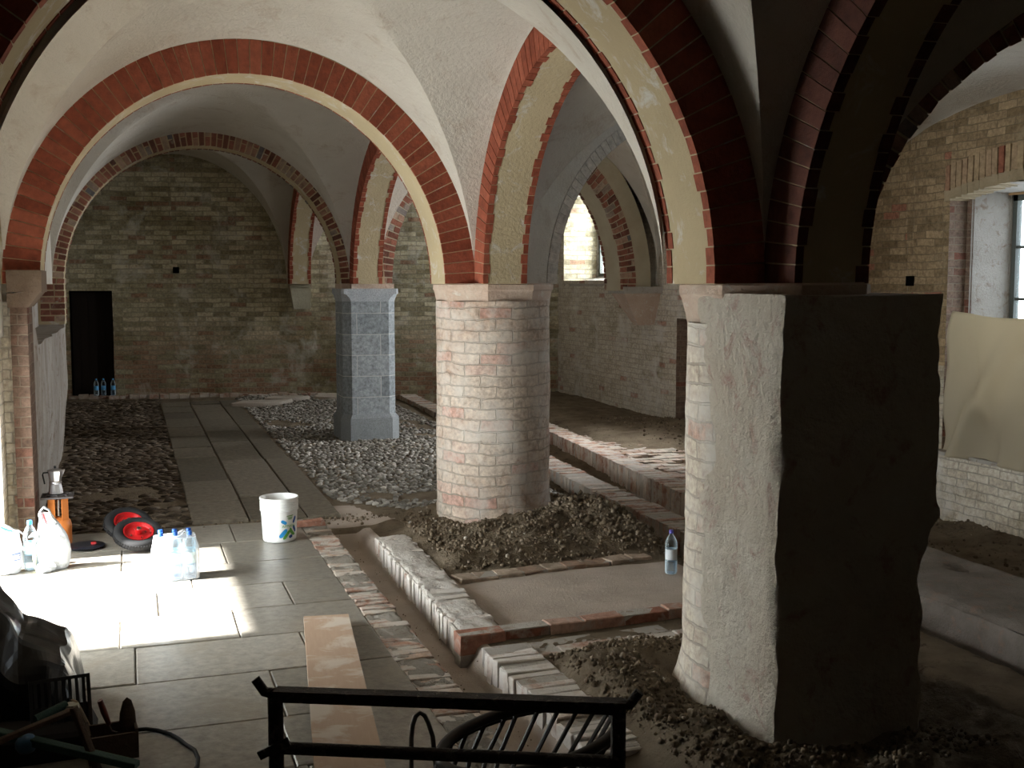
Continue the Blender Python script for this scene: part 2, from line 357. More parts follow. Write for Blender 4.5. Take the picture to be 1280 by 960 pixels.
# ------------------------------------------------------------------ arches
def arch(label, axis, c, a, pos, w, zl=Z0, zr=Z0, rise=1.60, t=.25, cell=.088, old=False, soff=SOFFIT, ringm=None, edge=.055, ext=.30):
    """axis 'X': spans along X centred at x=c in the plane y=pos; axis 'Y': spans along Y centred y=c in plane x=pos."""
    root = thing('brick_arch', label, 'arch')
    def W(h, d, z):
        return (c+h, pos+d, z) if axis == 'X' else (pos-d, c+h, z)
    def P(th, k, d):          # k radial 0..t
        return W(-(a+k)*cos(th), d, Z0 + (rise+k)*sin(th))
    n = 64; b = MB(); i0 = 0
    kb0, kb1 = 0.0, t+ext; hw = w/2-.002
    path = []
    def sect(th=None, leg=None):
        if leg is not None:
            sgn, z = leg
            return [W(sgn*(a+kb0), -hw, z), W(sgn*(a+kb1), -hw, z), W(sgn*(a+kb1), hw, z), W(sgn*(a+kb0), hw, z)]
        return [P(th, kb0, -hw), P(th, kb1, -hw), P(th, kb1, hw), P(th, kb0, hw)]
    if zl < Z0-.01: path.append(sect(leg=(-1, zl)))
    for i in range(n+1): path.append(sect(th=pi*i/n))
    if zr < Z0-.01: path.append(sect(leg=(1, zr)))
    for A, B in zip(path[:-1], path[1:]):
        for k in range(4):
            k2 = (k+1) % 4
            b.face([A[k], A[k2], B[k2], B[k]], c=.5)
    b.face(path[0]); b.face(path[-1][::-1])
    b.build('soffit', soff, root, smooth=40, merge=True)
    # voussoirs
    Lp = []; tot = 0; prev = None; M_ = 400     # arclength table at mid ring
    for i in range(M_+1):
        th = pi*i/M_; q = Vector((-(a+t/2)*cos(th), (rise+t/2)*sin(th)))
        if prev is not None: tot += (q-prev).length
        Lp.append(tot); prev = q
    def th_at(s):
        s = min(max(s, 0), tot)
        lo = np.searchsorted(Lp, s); lo = min(max(lo, 1), M_)
        f = (s-Lp[lo-1])/max(1e-6, Lp[lo]-Lp[lo-1]); return pi*(lo-1+f)/M_
    for sd in (-1, 1):
        r = MB(); nv = int(round(tot/cell)); cl = tot/nv; g = .007 if not old else .016
        def brick(th0, th1, k0, k1, z=None):
            e = edge*random.uniform(.7, 1.3); ok = .003 + (random.uniform(0, .010) if old else random.uniform(0,.003))
            d0, d1 = sd*(w/2+ok*.6), sd*(w/2-e)
            jj = (lambda: random.uniform(-.006, .006)) if old else (lambda: random.uniform(-.0015,.0015))
            if z is None:
                pts = [P(th0,k0+jj(),d0),P(th1,k0+jj(),d0),P(th1,k0+jj(),d1),P(th0,k0+jj(),d1),P(th0,k1+jj(),d0),P(th1,k1+jj(),d0),P(th1,k1+jj(),d1),P(th0,k1+jj(),d1)]
            else:
                sg, za, zb = z
                pts = [W(sg*(a+k0+jj()),d0,za),W(sg*(a+k0+jj()),d0,zb),W(sg*(a+k0+jj()),d1,zb),W(sg*(a+k0+jj()),d1,za),W(sg*(a+k1+jj()),d0,za),W(sg*(a+k1+jj()),d0,zb),W(sg*(a+k1+jj()),d1,zb),W(sg*(a+k1+jj()),d1,za)]
            r.hexa(pts, c=random.random())
        for i in range(nv):
            s0, s1 = i*cl+g/2, (i+1)*cl-g/2
            t0, t1 = th_at(s0), th_at(s1)
            if old:
                cut = t*(.66 if i % 2 else .34)+random.uniform(-.02,.02)
                brick(t0, t1, -.006, cut-.006); brick(t0, t1, cut+.006, t)
            else: brick(t0, t1, -.004, t)
        for sg, zz in ((-1, zl), (1, zr)):
            z = Z0
            while z - cl > zz-.02:
                if old:
                    cut = t*(.6 if int(z*100) % 2 else .4); brick(0,0,-.006,cut-.006,(sg,z-cl+g/2,z-g/2)); brick(0,0,cut+.006,t,(sg,z-cl+g/2,z-g/2))
                else: brick(0,0,-.006,t,(sg,z-cl+g/2,z-g/2))
                z -= cl
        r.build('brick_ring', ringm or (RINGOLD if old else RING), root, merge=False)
    return root
xcL, aL = .925, 1.535
arch('red brick transverse arch nearest the camera, springing from the large block pier', 'X', xcL, aL, 4.65, .46, edge=.06)
arch('tall red brick transverse arch between the left doorway pier and round column', 'X', xcL, aL, 9.12, .47, edge=.012)
arch('rough unpainted brick arch between left wall and grey granite column', 'X', .94, 1.67, 14.65, .46, zl=1.52, rise=1.70, old=True, t=.26, cell=.075, edge=.05)
xcR = 5.33
RESP2 = mat_noise('brownish_soffit_plaster', (.36,.31,.22), (.44,.39,.29), 2.5, 30, .5)
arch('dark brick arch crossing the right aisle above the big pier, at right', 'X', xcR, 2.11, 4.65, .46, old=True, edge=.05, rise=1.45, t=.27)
for lb_, y_, sk_, c_, a_, ri_, t_ in (('shaded brick arch crossing right aisle behind the round column', 9.12, SK1, 5.57, 2.13, 1.60, .12),
                                      ('brown brick arch crossing right aisle to the hanging wall corbel', 14.65, SK2, 5.08, 1.85, 1.98, .24)):
    pl_ = y_ < 10
    ra_ = arch(lb_, 'X', c_, a_, y_, .46, zr=1.9, old=not pl_, edge=.05, rise=ri_, t=t_, ext=.3 if pl_ else .28, soff=PLASTER if pl_ else RESP2, ringm=mat_vary('plastered_arch_edge', [(0,(.44,.40,.35)),(1,(.54,.49,.43))], 30, .4) if pl_ else None)
    ra_.matrix_world = Matrix.Translation((XB, y_, 0)) @ Matrix.Rotation(math.atan2(sk_, XR-XB), 4, 'Z') @ Matrix.Translation((-XB, -y_, 0))
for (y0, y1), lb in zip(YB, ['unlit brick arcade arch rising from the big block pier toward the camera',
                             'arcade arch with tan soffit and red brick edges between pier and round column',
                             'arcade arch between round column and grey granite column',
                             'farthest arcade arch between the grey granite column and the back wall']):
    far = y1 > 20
    arch(lb, 'Y', (y0+y1)/2, (y1-y0)/2-.25, (XA+XB)/2, XB-XA, edge=.05, rise=1.60 if not far else 1.84, ringm=mat_vary('shade_toned_arch_brick', [(0,(.09,.035,.025)),(1,(.13,.05,.035))], 40, .5) if y0 < 1 else None)  # nearest arch's ring colour is darkened to stand in for shade

# ------------------------------------------------------------------ walls
def wallgrid(mb, P00, P10, P01, m=0, step_=.12, amp=.012):
    """planar patch with gentle unevenness; P00 origin, P10 along, P01 up"""
    A = Vector(P00); U = Vector(P10)-A; V = Vector(P01)-A; n = U.cross(V).normalized()
    nu = max(1, int(U.length/step_)); nv = max(1, int(V.length/step_))
    def fn(s, t):
        p = A+U*s+V*t
        return p + n*(noise.noise(p*1.7)*amp*1.6+noise.noise(p*6)*amp*.7)
    mb.grid(fn, nu, nv, m=m, uvfn=lambda s, t: (s*U.length+A.x+A.y, t*V.length+A.z))
# back wall with door opening
mb = MB()
dx0, dx1, dz1 = -.99, -.27, 1.88
def yb(x): return YBACK(x)
def backpatch(x0, x1, z0, z1): wallgrid(mb, (x0, yb(x0), z0), (x1, yb(x1), z0), (x0, yb(x0), z1), step_=.14, amp=.02)
hx, hz = .76, 2.19
backpatch(-1.6, dx0, -.3, dz1); backpatch(dx1, hx, -.3, dz1); backpatch(-1.6, hx, dz1, 4.8)
backpatch(hx, hx+.11, -.3, hz); backpatch(hx, hx+.11, hz+.11, 4.8); backpatch(hx+.11, 8.4, -.3, 4.8)
for x0, x1, z0, z1, dp in ((dx0, dx1, -.3, dz1, .5), (hx, hx+.11, hz, hz+.11, .35)):
    y0 = yb(x0)-.01; y1 = y0+dp
    for q in (((x0,y0,z0),(x0,y1,z0),(x0,y1,z1),(x0,y0,z1)), ((x1,y0,z0),(x1,y1,z0),(x1,y1,z1),(x1,y0,z1)),
              ((x0,y0,z1),(x1,y0,z1),(x1,y1,z1),(x0,y1,z1)), ((x0,y0,z0),(x1,y0,z0),(x1,y1,z0),(x0,y1,z0)), ((x0,y1,z0),(x1,y1,z0),(x1,y1,z1),(x0,y1,z1))):
        mb.face(q, m=1)
mb.box((-1.7, 22.1, -.5), (9, 22.3, 5), m=1)
struct(mb.build('wall_back', [WALLBACK, BLACK]), 'pale brick end wall with small square putlog hole')
d = MB(); d.box((dx0+.02, yb(-.6)+.22, -.02), (dx1-.02, yb(-.6)+.27, dz1-.03)); 
for k in range(5): d.box((dx0+.03+k*.138, yb(-.6)+.205, 0), (dx0+.16+k*.138, yb(-.6)+.225, dz1-.05))
struct(d.build('door_1', mat_plain('blackened_door_wood', (.02,.015,.012), .8, .15)), 'dark door in the left corner of the end wall')
mb = MB()
for k in range(26):
    x = -1.05+k*.17; y = yb(x)-.16+random.uniform(-.03,.03)
    mb.box((x, y, -.05), (x+.16, y+.18, .035+random.uniform(-.02,.02)), c=random.random(), jit=.008, cham=.008)
tag(mb.build('brick_step', CURB), 'low broken brick step running along the foot of end wall', 'step')

# left wall: solid near camera, doorway, thick wall beyond
DY0, DY1 = 6.40, 8.62
mb = MB()
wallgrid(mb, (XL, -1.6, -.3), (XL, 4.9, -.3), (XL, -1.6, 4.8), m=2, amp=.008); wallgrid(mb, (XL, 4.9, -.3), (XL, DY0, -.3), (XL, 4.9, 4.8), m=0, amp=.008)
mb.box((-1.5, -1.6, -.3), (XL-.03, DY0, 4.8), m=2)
# lintel above doorway
mb.box((-1.5, DY0, 1.62), (XL-.02, 8.97, 4.8), m=1)
# splayed jambs
mb.box((-1.5, DY1, -.3), (-.885, 9.3, 1.7)); mb.box((-.90, 8.95, -.3), (-.80, 9.3, 2.2))
struct(mb.build('wall_left', [WALLR, PLASTER, DARKWALL]), 'left wall with bright doorway just outside the view')
# thick wall beyond doorway
mb = MB()
def wtop(y): return 1.87-.37*min(1, max(0, (y-9.5)/.5))
def lw(s, t):
    y = 8.9 + s*5.55; z = -.3 + t*(wtop(y)+.3)
    x = XW - .07*max(0, .75-z)/.75*min(1, s*2) + noise.noise(Vector((3, y*1.5, z*.8)))*.03*min(1, s*6) + noise.noise(Vector((1, y*6, z*3)))*.012
    return (x, y, z)
mb.grid(lw, 60, 34, m=0); mb.grid(lambda s,t: (lw(s,1)[0]-.30*t, lw(s,1)[1], lw(s,1)[2]+.002), 60, 2, m=0)
mb.box((-1.5, 9.0, -.3), (XW-.12, 14.45, 1.45)); mb.box((-1.5, 9.3, 1.4), (-1.02, 14.9, 2.0), m=0); mb.box((-1.5, 9.3, 2.0), (XL, 14.9, 4.8), m=1); mb.box((-1.5, 9.0, 1.4), (XW-.12, 9.6, 1.86), m=0)
# foot below the rough arch
mb.hexa([(-1.3,14.43,-.3),(-.90,14.43,-.3),(-.90,14.86,-.3),(-1.3,14.86,-.3),(-1.3,14.43,1.53),(-.74,14.43,1.53),(-.74,14.86,1.53),(-1.3,14.86,1.53)])
mb.grid(lambda s,t: (-1.2+noise.noise(Vector((2,s*9,t*4)))*.03, 14.6+s*7.4, -.3+t*5.1), 40, 26, m=2)
struct(mb.build('wall_left.001', [ROUGHWALL, PLASTER, WALLBACK], smooth=50), 'rough rendered left wall beyond the doorway pier')
# doorway pier (responds under the tall red arch)
pr = thing('doorway_pier', 'narrow brown brick pier with flared capital at the left edge', 'pier')
m_ = MB(); m_.box((-.815, 8.86, -.05), (-.70, 9.02, 1.84)); m_.box((-.80, 8.9, -.05), (-.705, 9.38, 1.9)); m_.build('shaft', mat_brick('dark_pier_brick', (.10,.065,.048), (.15,.10,.075), (.16,.125,.095), .25, .075, .006, red=(.12,.05,.035), redlo=.85, redhi=.95, bstr=.7), pr)
m_ = MB()
m_.hexa([(-.83,8.84,1.83),(-.69,8.84,1.83),(-.69,9.39,1.83),(-.83,9.39,1.83),(-.83,8.83,1.93),(-.60,8.83,1.95),(-.60,9.40,1.95),(-.83,9.40,1.93)])
m_.box((-.83,8.83,1.94),(-.595,9.40,2.10)); m_.build('capital', mat_noise('brown_stone', (.13,.09,.065), (.20,.15,.11), 5, 30, .7), pr)
m_ = MB(); m_.box((-.80,8.89,2.1),(-.61,9.34,2.16)); m_.build('springer', SOFFIT, pr)

# right wall with window niches
mb = MB()
def rpatch(y0, y1, z0, z1, m=0): wallgrid(mb, (XR, y1, z0), (XR, y0, z0), (XR, y1, z1), m=m, amp=.02)
W1 = (6.6, 8.98, .35, 2.93); W2 = (16.75, 19.15, 2.06, 3.55); HB = (9.50, 9.60, 1.98, 2.08)
NI = (13.3, 14.66, -.3, 1.50); W3 = (11.75, 13.0, 1.15, 2.75)  # W3 is an unseen opening, added to let fill light in
# z layers
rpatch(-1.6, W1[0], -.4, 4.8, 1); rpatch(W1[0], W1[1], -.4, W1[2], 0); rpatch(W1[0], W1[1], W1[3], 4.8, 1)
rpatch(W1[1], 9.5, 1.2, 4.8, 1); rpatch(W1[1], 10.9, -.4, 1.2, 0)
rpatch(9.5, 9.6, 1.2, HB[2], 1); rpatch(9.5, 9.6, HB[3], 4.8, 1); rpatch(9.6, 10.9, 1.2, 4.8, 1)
rpatch(10.9, W3[0], -.4, 4.8); rpatch(W3[1], NI[0], -.4, 4.8); rpatch(W3[0], W3[1], -.4, W3[2]); rpatch(W3[0], W3[1], W3[3], 4.8); rpatch(NI[0], NI[1], NI[3], 4.8); rpatch(NI[1], W2[0], -.4, 4.8)
rpatch(W2[0], W2[1], -.4, W2[2]); rpatch(W2[0], W2[1], W2[3], 4.8); rpatch(W2[1], 21.8, -.4, 4.8)
def reveal(y0, y1, z0, z1, dp, ms, back=True, splay=0.0):
    x0 = XR-.01; x1 = XR+dp; s_ = splay
    mb.face([(x0,y1,z0),(x1,y1-s_,z0),(x1,y1-s_,z1),(x0,y1,z1)], m=ms[0])
    mb.face([(x0,y0,z0),(x1,y0+s_,z0),(x1,y0+s_,z1),(x0,y0,z1)], m=ms[0])
    mb.face([(x0,y0,z0),(x0,y1,z0),(x1,y1-s_,z0),(x1,y0+s_,z0)], m=ms[1])
    mb.face([(x0,y0,z1),(x0,y1,z1),(x1,y1-s_,z1),(x1,y0+s_,z1)], m=ms[2])
    if back: mb.face([(x1,y0,z0),(x1,y1,z0),(x1,y1,z1),(x1,y0,z1)], m=ms[3])
reveal(*HB, .3, (2,2,2,2)); reveal(*W3, .62, (0,4,0,0), back=False, splay=.04); reveal(*NI, .16, (3,3,3,0))
reveal(W1[0], W1[1], W1[2], W1[3], .22, (3,4,1), back=False)
# narrower plastered embrasure behind, with window opening
mb.face([(XR+.2,W1[1]-.0,W1[2]),(XR+.22,W1[1]-.07,W1[2]),(XR+.22,W1[1]-.07,W1[3]),(XR+.2,W1[1],W1[3])], m=3)
x0, x1 = XR+.2, XR+.62; ya, yb_ = W1[0]+.07, W1[1]-.06
mb.face([(x0,yb_,W1[2]),(x1,yb_-.05,W1[2]),(x1,yb_-.05,W1[3]),(x0,yb_,W1[3])], m=4)
mb.face([(x0,ya,W1[2]),(x1,ya+.05,W1[2]),(x1,ya+.05,W1[3]),(x0,ya,W1[3])], m=4)
mb.face([(x0,ya,1.2),(x0,yb_,1.2),(x1,yb_,1.2),(x1,ya,1.2)], m=4)
mb.face([(x0,ya,W1[2]),(x0,yb_,W1[2]),(x0,yb_,1.2),(x0,ya,1.2)], m=0)
mb.face([(x0-.2,ya-.1,W1[3]-.02),(x0-.2,yb_+.1,W1[3]-.02),(x1,yb_,W1[3]-.05),(x1,ya,W1[3]-.05)], m=4)
reveal(*W2, .62, (5,4,5), back=False, splay=.04); mb.hexa([(XR-.01,W2[0],W2[2]-.1),(XR+.64,W2[0],W2[2]-.1),(XR+.64,W2[1],W2[2]-.1),(XR-.01,W2[1],W2[2]-.1),(XR-.01,W2[0],W2[2]-.06),(XR+.64,W2[0],W2[2]+.06),(XR+.64,W2[1],W2[2]+.06),(XR-.01,W2[1],W2[2]-.06)], m=4)
# outer mass around the openings
OX0, OX1 = XR+.62, XR+.75
G1 = (6.95, 8.86, 1.35, 2.86); G2 = (16.9, 19.05, 2.14, 3.5); G3 = (11.80, 12.95, 1.2, 2.7)
for (a, b, c_, d_) in ((-1.6, G1[0], -.5, 4.8), (G1[1], G3[0], -.5, 4.8), (G3[1], G2[0], -.5, 4.8), (G2[1], 22.2, -.5, 4.8)): mb.box((OX0, a, c_), (OX1, b, d_), m=4)
for G in (G1, G2, G3):
    mb.box((OX0, G[0], -.5), (OX1, G[1], G[2]), m=4); mb.box((OX0, G[0], G[3]), (OX1, G[1], 4.8), m=4)
struct(mb.build('wall_right', [WALLR, WALLNEAR, BLACK, PIERBRICK, MORTAR, WALLBACK]), 'right aisle brick wall with two window embrasures')
# soldier-brick segmental head over the near window
hd = thing('window_head_bricks', 'row of upright bricks forming the shallow head over the near right window', 'arch')
m_ = MB(); s2 = MB()
for k in range(32):
    y = W1[1]+.06-k*.078; c_ = abs((y-(W1[0]+W1[1])/2))/1.25; z = W1[3]+.10-.13*c_*c_
    m_.box((XR-.03, y-.066, z), (XR+.05, y, z+.24), c=random.random()*.8, jit=.004)
    s2.box((XR-.03, y-.078, z-.10), (XR+.2, y, z-.0), c=.5, jit=.006)
m_.build('soldier_bricks', mat_vary('dull_soldier_brick', [(0,(.40,.30,.18)),(.6,(.36,.25,.16)),(.75,(.28,.11,.07)),(1,(.26,.10,.06))], 40, .5), hd); s2.build('plaster_band', mat_noise('ochre_plaster', (.34,.27,.17), (.42,.34,.23), 4, 40, .6), hd)
# front wall + outer
mb = MB(); mb.box((-1.6, -1.8, -.5), (8.4, -1.6, 4.8)); struct(mb.build('wall_front', DARKWALL), 'wall behind the camera')

# windows
FR = mat_plain('dark_window_frame', (.10,.11,.10), .6, .3); FRW = mat_plain('old_wood_lintel', (.38,.24,.12), .8, .2)
GLASS = mat_clear('window_glass', (.9,.95,1.0), .12, .03)
def window(n, G, ncol, nrow, x):
    y0, y1, z0, z1 = G
    f = MB(); w = .055
    f.box((x-.03,y0,z0),(x+.03,y0+w,z1)); f.box((x-.03,y1-w,z0),(x+.03,y1,z1)); f.box((x-.03,y0,z0),(x+.03,y1,z0+w)); f.box((x-.03,y0,z1-w),(x+.03,y1,z1))
    for k in range(1, ncol): y = y0+(y1-y0)*k/ncol; f.box((x-.018,y-.014,z0),(x+.018,y+.014,z1))
    for k in range(1, nrow): z = z0+(z1-z0)*k/nrow; f.box((x-.018,y0,z-.014),(x+.018,y1,z+.014))
    o = struct(f.build('window_%d' % n, FR), 'dark framed multi-pane window')
    g = MB(); g.box((x-.003,y0+w,z0+w),(x+.003,y1-w,z1-w)); g.build('glass', GLASS, o)
    return o
window(1, G1, 6, 3, OX0+.05); window(2, G2, 4, 3, OX0+.05); window(3, G3, 4, 3, OX0+.05)  # the third window is hidden from view, added for fill light
m_ = MB(); m_.box((OX0-.03, G1[0]-.05, G1[3]-.0), (OX0+.02, G1[1]+.02, G1[3]+.07)); struct(m_.build('trim_1', FRW), 'brown timber strip above the near window')

# hanging cloth
CLOTH, nt, b = newmat('cream_sheet'); setb(b, .9, .1)
g = N(nt, 'ShaderNodeTexCoord').outputs['Object']
L(nt, mixc(nt, nz(nt, g, 2, 4), (.52,.46,.34), (.60,.54,.42)), b.inputs['Base Color'])
wv = N(nt, 'ShaderNodeTexNoise'); wv.inputs['Scale'].default_value = 300; L(nt, g, wv.inputs[0]); bump(nt, b, wv.outputs['Fac'], .15, .003)
tl = N(nt, 'ShaderNodeBsdfTranslucent'); tl.inputs[0].default_value = (.6,.53,.4,1); mx = N(nt, 'ShaderNodeMixShader'); mx.inputs[0].default_value = .45
L(nt, b.outputs[0], mx.inputs[1]); L(nt, tl.outputs[0], mx.inputs[2]); L(nt, mx.outputs[0], [n for n in nt.nodes if n.type == 'OUTPUT_MATERIAL'][0].inputs[0])
c1 = MB()
def clf(s, t):      # s along -Y, t up
    y = 8.72 - s*2.6; top = 1.745-.045*sin(pi*min(1, s*1.6)); bot = .40-.02*s
    z = bot + (top-bot)*t
    x = XR-.20-.10*(1-t) + .06*sin(15*s+7*(1-t)**1.5*s*2+1)*(1-t*.55) + .012*sin(41*s-9*t)*(1-t) + .05*noise.noise(Vector((s*5, t*1.2, 0))) + -.09*(max(0, sin((s*9-t*2.6)*2.0))**3)*(1-t)**.7 + .05*(max(0, sin((s*13+t*3.1)*1.7+1))**4)*(1-t*.8)
    return (x + .004*(1), y - .02*noise.noise(Vector((1, t*4, 2))), z)
c1.grid(clf, 90, 50)
cl = c1.build('hanging_sheet', CLOTH, smooth=80); sm = cl.modifiers.new('thick', 'SOLIDIFY'); sm.thickness = .004
tag(cl, 'cream cloth sheet hung below the near right window', 'cloth')
m_ = MB(); m_.box((XR-.30, 6.1, .385), (XR-.10, 8.74, .42)); struct(m_.build('trim_2', MORTAR), 'thin ledge under the hanging sheet')
m_ = MB(); m_.box((XR-.28, 6.0, -.4), (XR+.0, 8.9, .39)); mm = len(m_.v)
m_ = MB(); m_.grid(lambda s,t: (XR-.27+.02*noise.noise(Vector((0,s*12,t*6)))-.05*(1-t), 8.95-s*4.2, -.4+t*.79), 70, 14, uvfn=lambda s,t:(s*4.2,t*.79)); m_.box((XR-.26, 4.75,-.4),(XR,8.95,.388))
struct(m_.build('baseboard_right', WALLR, smooth=50), 'thicker whitewashed brick base of wall under the window')

# wall corbel
cb = thing('wall_corbel', 'hanging tapered masonry corbel on the right aisle wall', 'corbel')
m_ = MB()
m_.hexa([(7.26,15.38,1.38),(7.60,15.38,1.38),(7.60,15.54,1.38),(7.26,15.54,1.38),(6.94,15.18,1.86),(7.60,15.22,1.86),(7.60,15.70,1.86),(6.94,15.66,1.86)])
m_.build('tapered_stone', CAPITAL, cb); m_ = MB(); m_.box((6.91,15.14,1.86),(7.60,15.72,1.96)); m_.build('abacus', MORTAR, cb)
cb = thing('wall_respond', 'plastered half-capital high on the end wall between the two aisles', 'corbel')
m_ = MB(); m_.hexa([(2.80,20.30,1.55),(3.1,20.30,1.55),(3.1,20.6,1.55),(2.80,20.6,1.55),(2.73,20.22,1.95),(3.1,20.22,1.95),(3.1,20.6,1.95),(2.73,20.6,1.95)])
RESP = mat_noise('olive_render', (.36,.33,.24), (.46,.43,.33), 3, 26, .8, .95, .1)
m_.build('tapered_stone', RESP, cb); m_ = MB(); m_.box((2.72,20.2,1.94),(3.09,20.65,2.3)); m_.build('springer', RESP, cb)

# ------------------------------------------------------------------ columns
def core(root, cx, cy, x0, x1, y0, y1, z):
    m_ = MB(); m_.box((x0-cx, y0-cy, z), (x1-cx, y1-cy, 4.3)); m_.build('pier_core', SOFFIT, root)
    # plaster springers filling the corners between the arch feet
def ringprof(r0, z0, z1, n, base=0):
    return [(r0, z0+(z1-z0)*i/n) for i in range(n+1)]
cx, cy = 2.95, 9.14
col = thing('round_column', 'stout round limewashed brick column at the centre', 'column', (cx, cy, 0))
m_ = MB(); m_.lathe([(.53,-.08),(.525,-.02),(.505,.04),(.495,.12)]+[(.487,.12+1.74*i/40) for i in range(1,41)], 72, cap=False)
m_.rough(.010, 3, .006, 14, mask=lambda p: 1+2.2*max(0, .2-p.z)/.2); m_.build('shaft', COLUMN, col, smooth=45)
m_ = MB(); m_.lathe([(.485,1.82),(.49,1.87),(.505,1.94),(.515,1.955),(.515,1.995),(.50,2.005),(.0,2.005)], 8, cap=False, a0=pi/8, sx=1.0)
m_.rough(.006, 8); m_.build('capital', CAPITAL, col)
core(col, cx, cy, XA, XB, 8.90, 9.35, 2.0)
# grey column (chamfered square)
cx, cy = 2.95, 14.66
col = thing('granite_column', 'grey granite block column with chamfered corners', 'column', (cx, cy, 0))
def octa(m_, h, ch, z0, z1, h2=None, ch2=None, m=0):
    h2 = h2 or h; ch2 = ch2 or ch
    def pts(h, c, z): return [Vector((x, y, z)) for x, y in ((h,-h+c),(h,h-c),(h-c,h),(-h+c,h),(-h,h-c),(-h,-h+c),(-h+c,-h),(h-c,-h))]
    A, B = pts(h, ch, z0), pts(h2, ch2, z1)
    for k in range(8):
        k2 = (k+1) % 8; w = (A[k2]-A[k]).length; u0 = k*.71
        m_.face([A[k], A[k2], B[k2], B[k]], uv=[(u0,z0),(u0+w,z0),(u0+w,z1),(u0,z1)], m=m)
    m_.face(B, m=m); m_.face(A[::-1], m=m)
m_ = MB(); octa(m_, .345, .10, .30, 1.78); m_.build('shaft', GRANITE_B, col)
m_ = MB(); octa(m_, .385, .11, -.05, .26); octa(m_, .385, .11, .26, .31, .35, .10); m_.build('base', GRANITE, col)
m_ = MB(); octa(m_, .345, .10, 1.775, 1.82, .355, .09); octa(m_, .355, .09, 1.82, 1.87, .365, .05); octa(m_, .372, .03, 1.87, 1.94)
m_.build('capital', mat_noise('pale_granite', (.36,.39,.42), (.46,.48,.50), 5, 120, .4, .8, .3, fine=.4), col)
m_ = MB(); m_.box((XA-cx, -.36, 1.935), (XB-cx, .36, 2.0)); m_.box((-.345,-.23,1.935),(.345,.23,2.0)); m_.build('springer', CAPITAL, col)
core(col, cx, cy, XA, XB, 14.42, 14.88, 2.0)
# near pier = round column with a square block built against it
cx, cy = 2.97, 4.62
pier = thing('block_pier', 'massive rendered square pier at right, lit left face, black front', 'pier', (cx, cy, 0))
m_ = MB(); m_.lathe([(.545,-.1),(.53,.0),(.50,.1),(.485,.2)]+[(.478,.2+1.62*i/40) for i in range(1,41)], 72, cap=False)
m_.rough(.010, 3, .006, 14, mask=lambda p: 1+2*max(0, .2-p.z)/.2); m_.build('round_shaft', mat_brick('limewashed_pier_brick', (.54,.47,.38), (.60,.53,.44), (.44,.38,.32), .29, .088, .007, red=(.50,.34,.27), redlo=.93, redhi=.96, wash=(.63,.59,.53), washlo=.45, washhi=.62, washscale=2.4, bstr=.8, wob=.014), pier, smooth=45)
m_ = MB(); m_.lathe([(.475,1.80),(.485,1.86),(.505,1.93),(.52,1.95),(.52,1.995),(.50,2.005),(.0,2.005)], 8, cap=False, a0=pi/8, cx=-.085, sx=.82)
m_.rough(.006, 8); m_.build('capital', CAPITAL, pier)
core(pier, cx, cy, XA, XB, 4.43, 4.87, 2.0)
m_ = MB(); bx0, bx1, by0, by1 = 2.50-cx, 3.315-cx, 3.95-cy, 4.66-cy; bt = 1.955
ST = .03
def side(P, U, V):
    P = Vector(P); U = Vector(U); V = Vector(V); nu = int(U.length/ST); nv = int(V.length/ST)
    m_.grid(lambda s, t: P+U*s+V*t, nu, nv)
side((bx0,by1,-.12),(0,by0-by1,0),(0,0,bt+.12)); side((bx0,by0,-.12),(bx1-bx0,0,0),(0,0,bt+.12))
side((bx1,by0,-.12),(0,by1-by0,0),(0,0,bt+.12)); side((bx1,by1,-.12),(bx0-bx1,0,0),(0,0,bt+.12)); side((bx0,by0,bt),(bx1-bx0,0,0),(0,by1-by0,0))
for k, p in enumerate(m_.v):
    q = p.copy()
    e = max(0, 1-min(abs(p.x-bx0), abs(p.x-bx1))/.05)*max(0, 1-min(abs(p.y-by0), abs(p.y-by1))/.05)
    n1 = noise.noise_vector(q*2.2)*.020 + noise.noise_vector(q*9)*.008 + noise.noise_vector(q*26)*.005
    n1.z *= .4
    q += n1
    # chipped corners
    ctr = Vector((0, (by0+by1)/2, p.z)); chip = e*(.012+.02*max(0, noise.noise(Vector((p.x*3, p.y*3, p.z*7)))+.2))
    q += (ctr-q).normalized()*chip
    # right side undercut below 0.95 m and bulge notch
    if p.x > 0.05:
        w = (p.x-.05)/(bx1-.05)
        q.x += w*(-.05*min(1, max(0, (1.0-p.z)/.2)) + .035*math.exp(-((p.z-1.0)/.05)**2) - .03*math.exp(-((p.z-.72)/.09)**2))
    # flared left foot
    if p.z < .25: q += Vector((q.x, q.y-(by0+by1)/2, 0)).normalized()*.03*(1-p.z/.25)**1.5 * (1 if p.x < 0 else 0)
    m_.v[k] = q
m_.build('square_block', PIER, pier, smooth=32, merge=True)

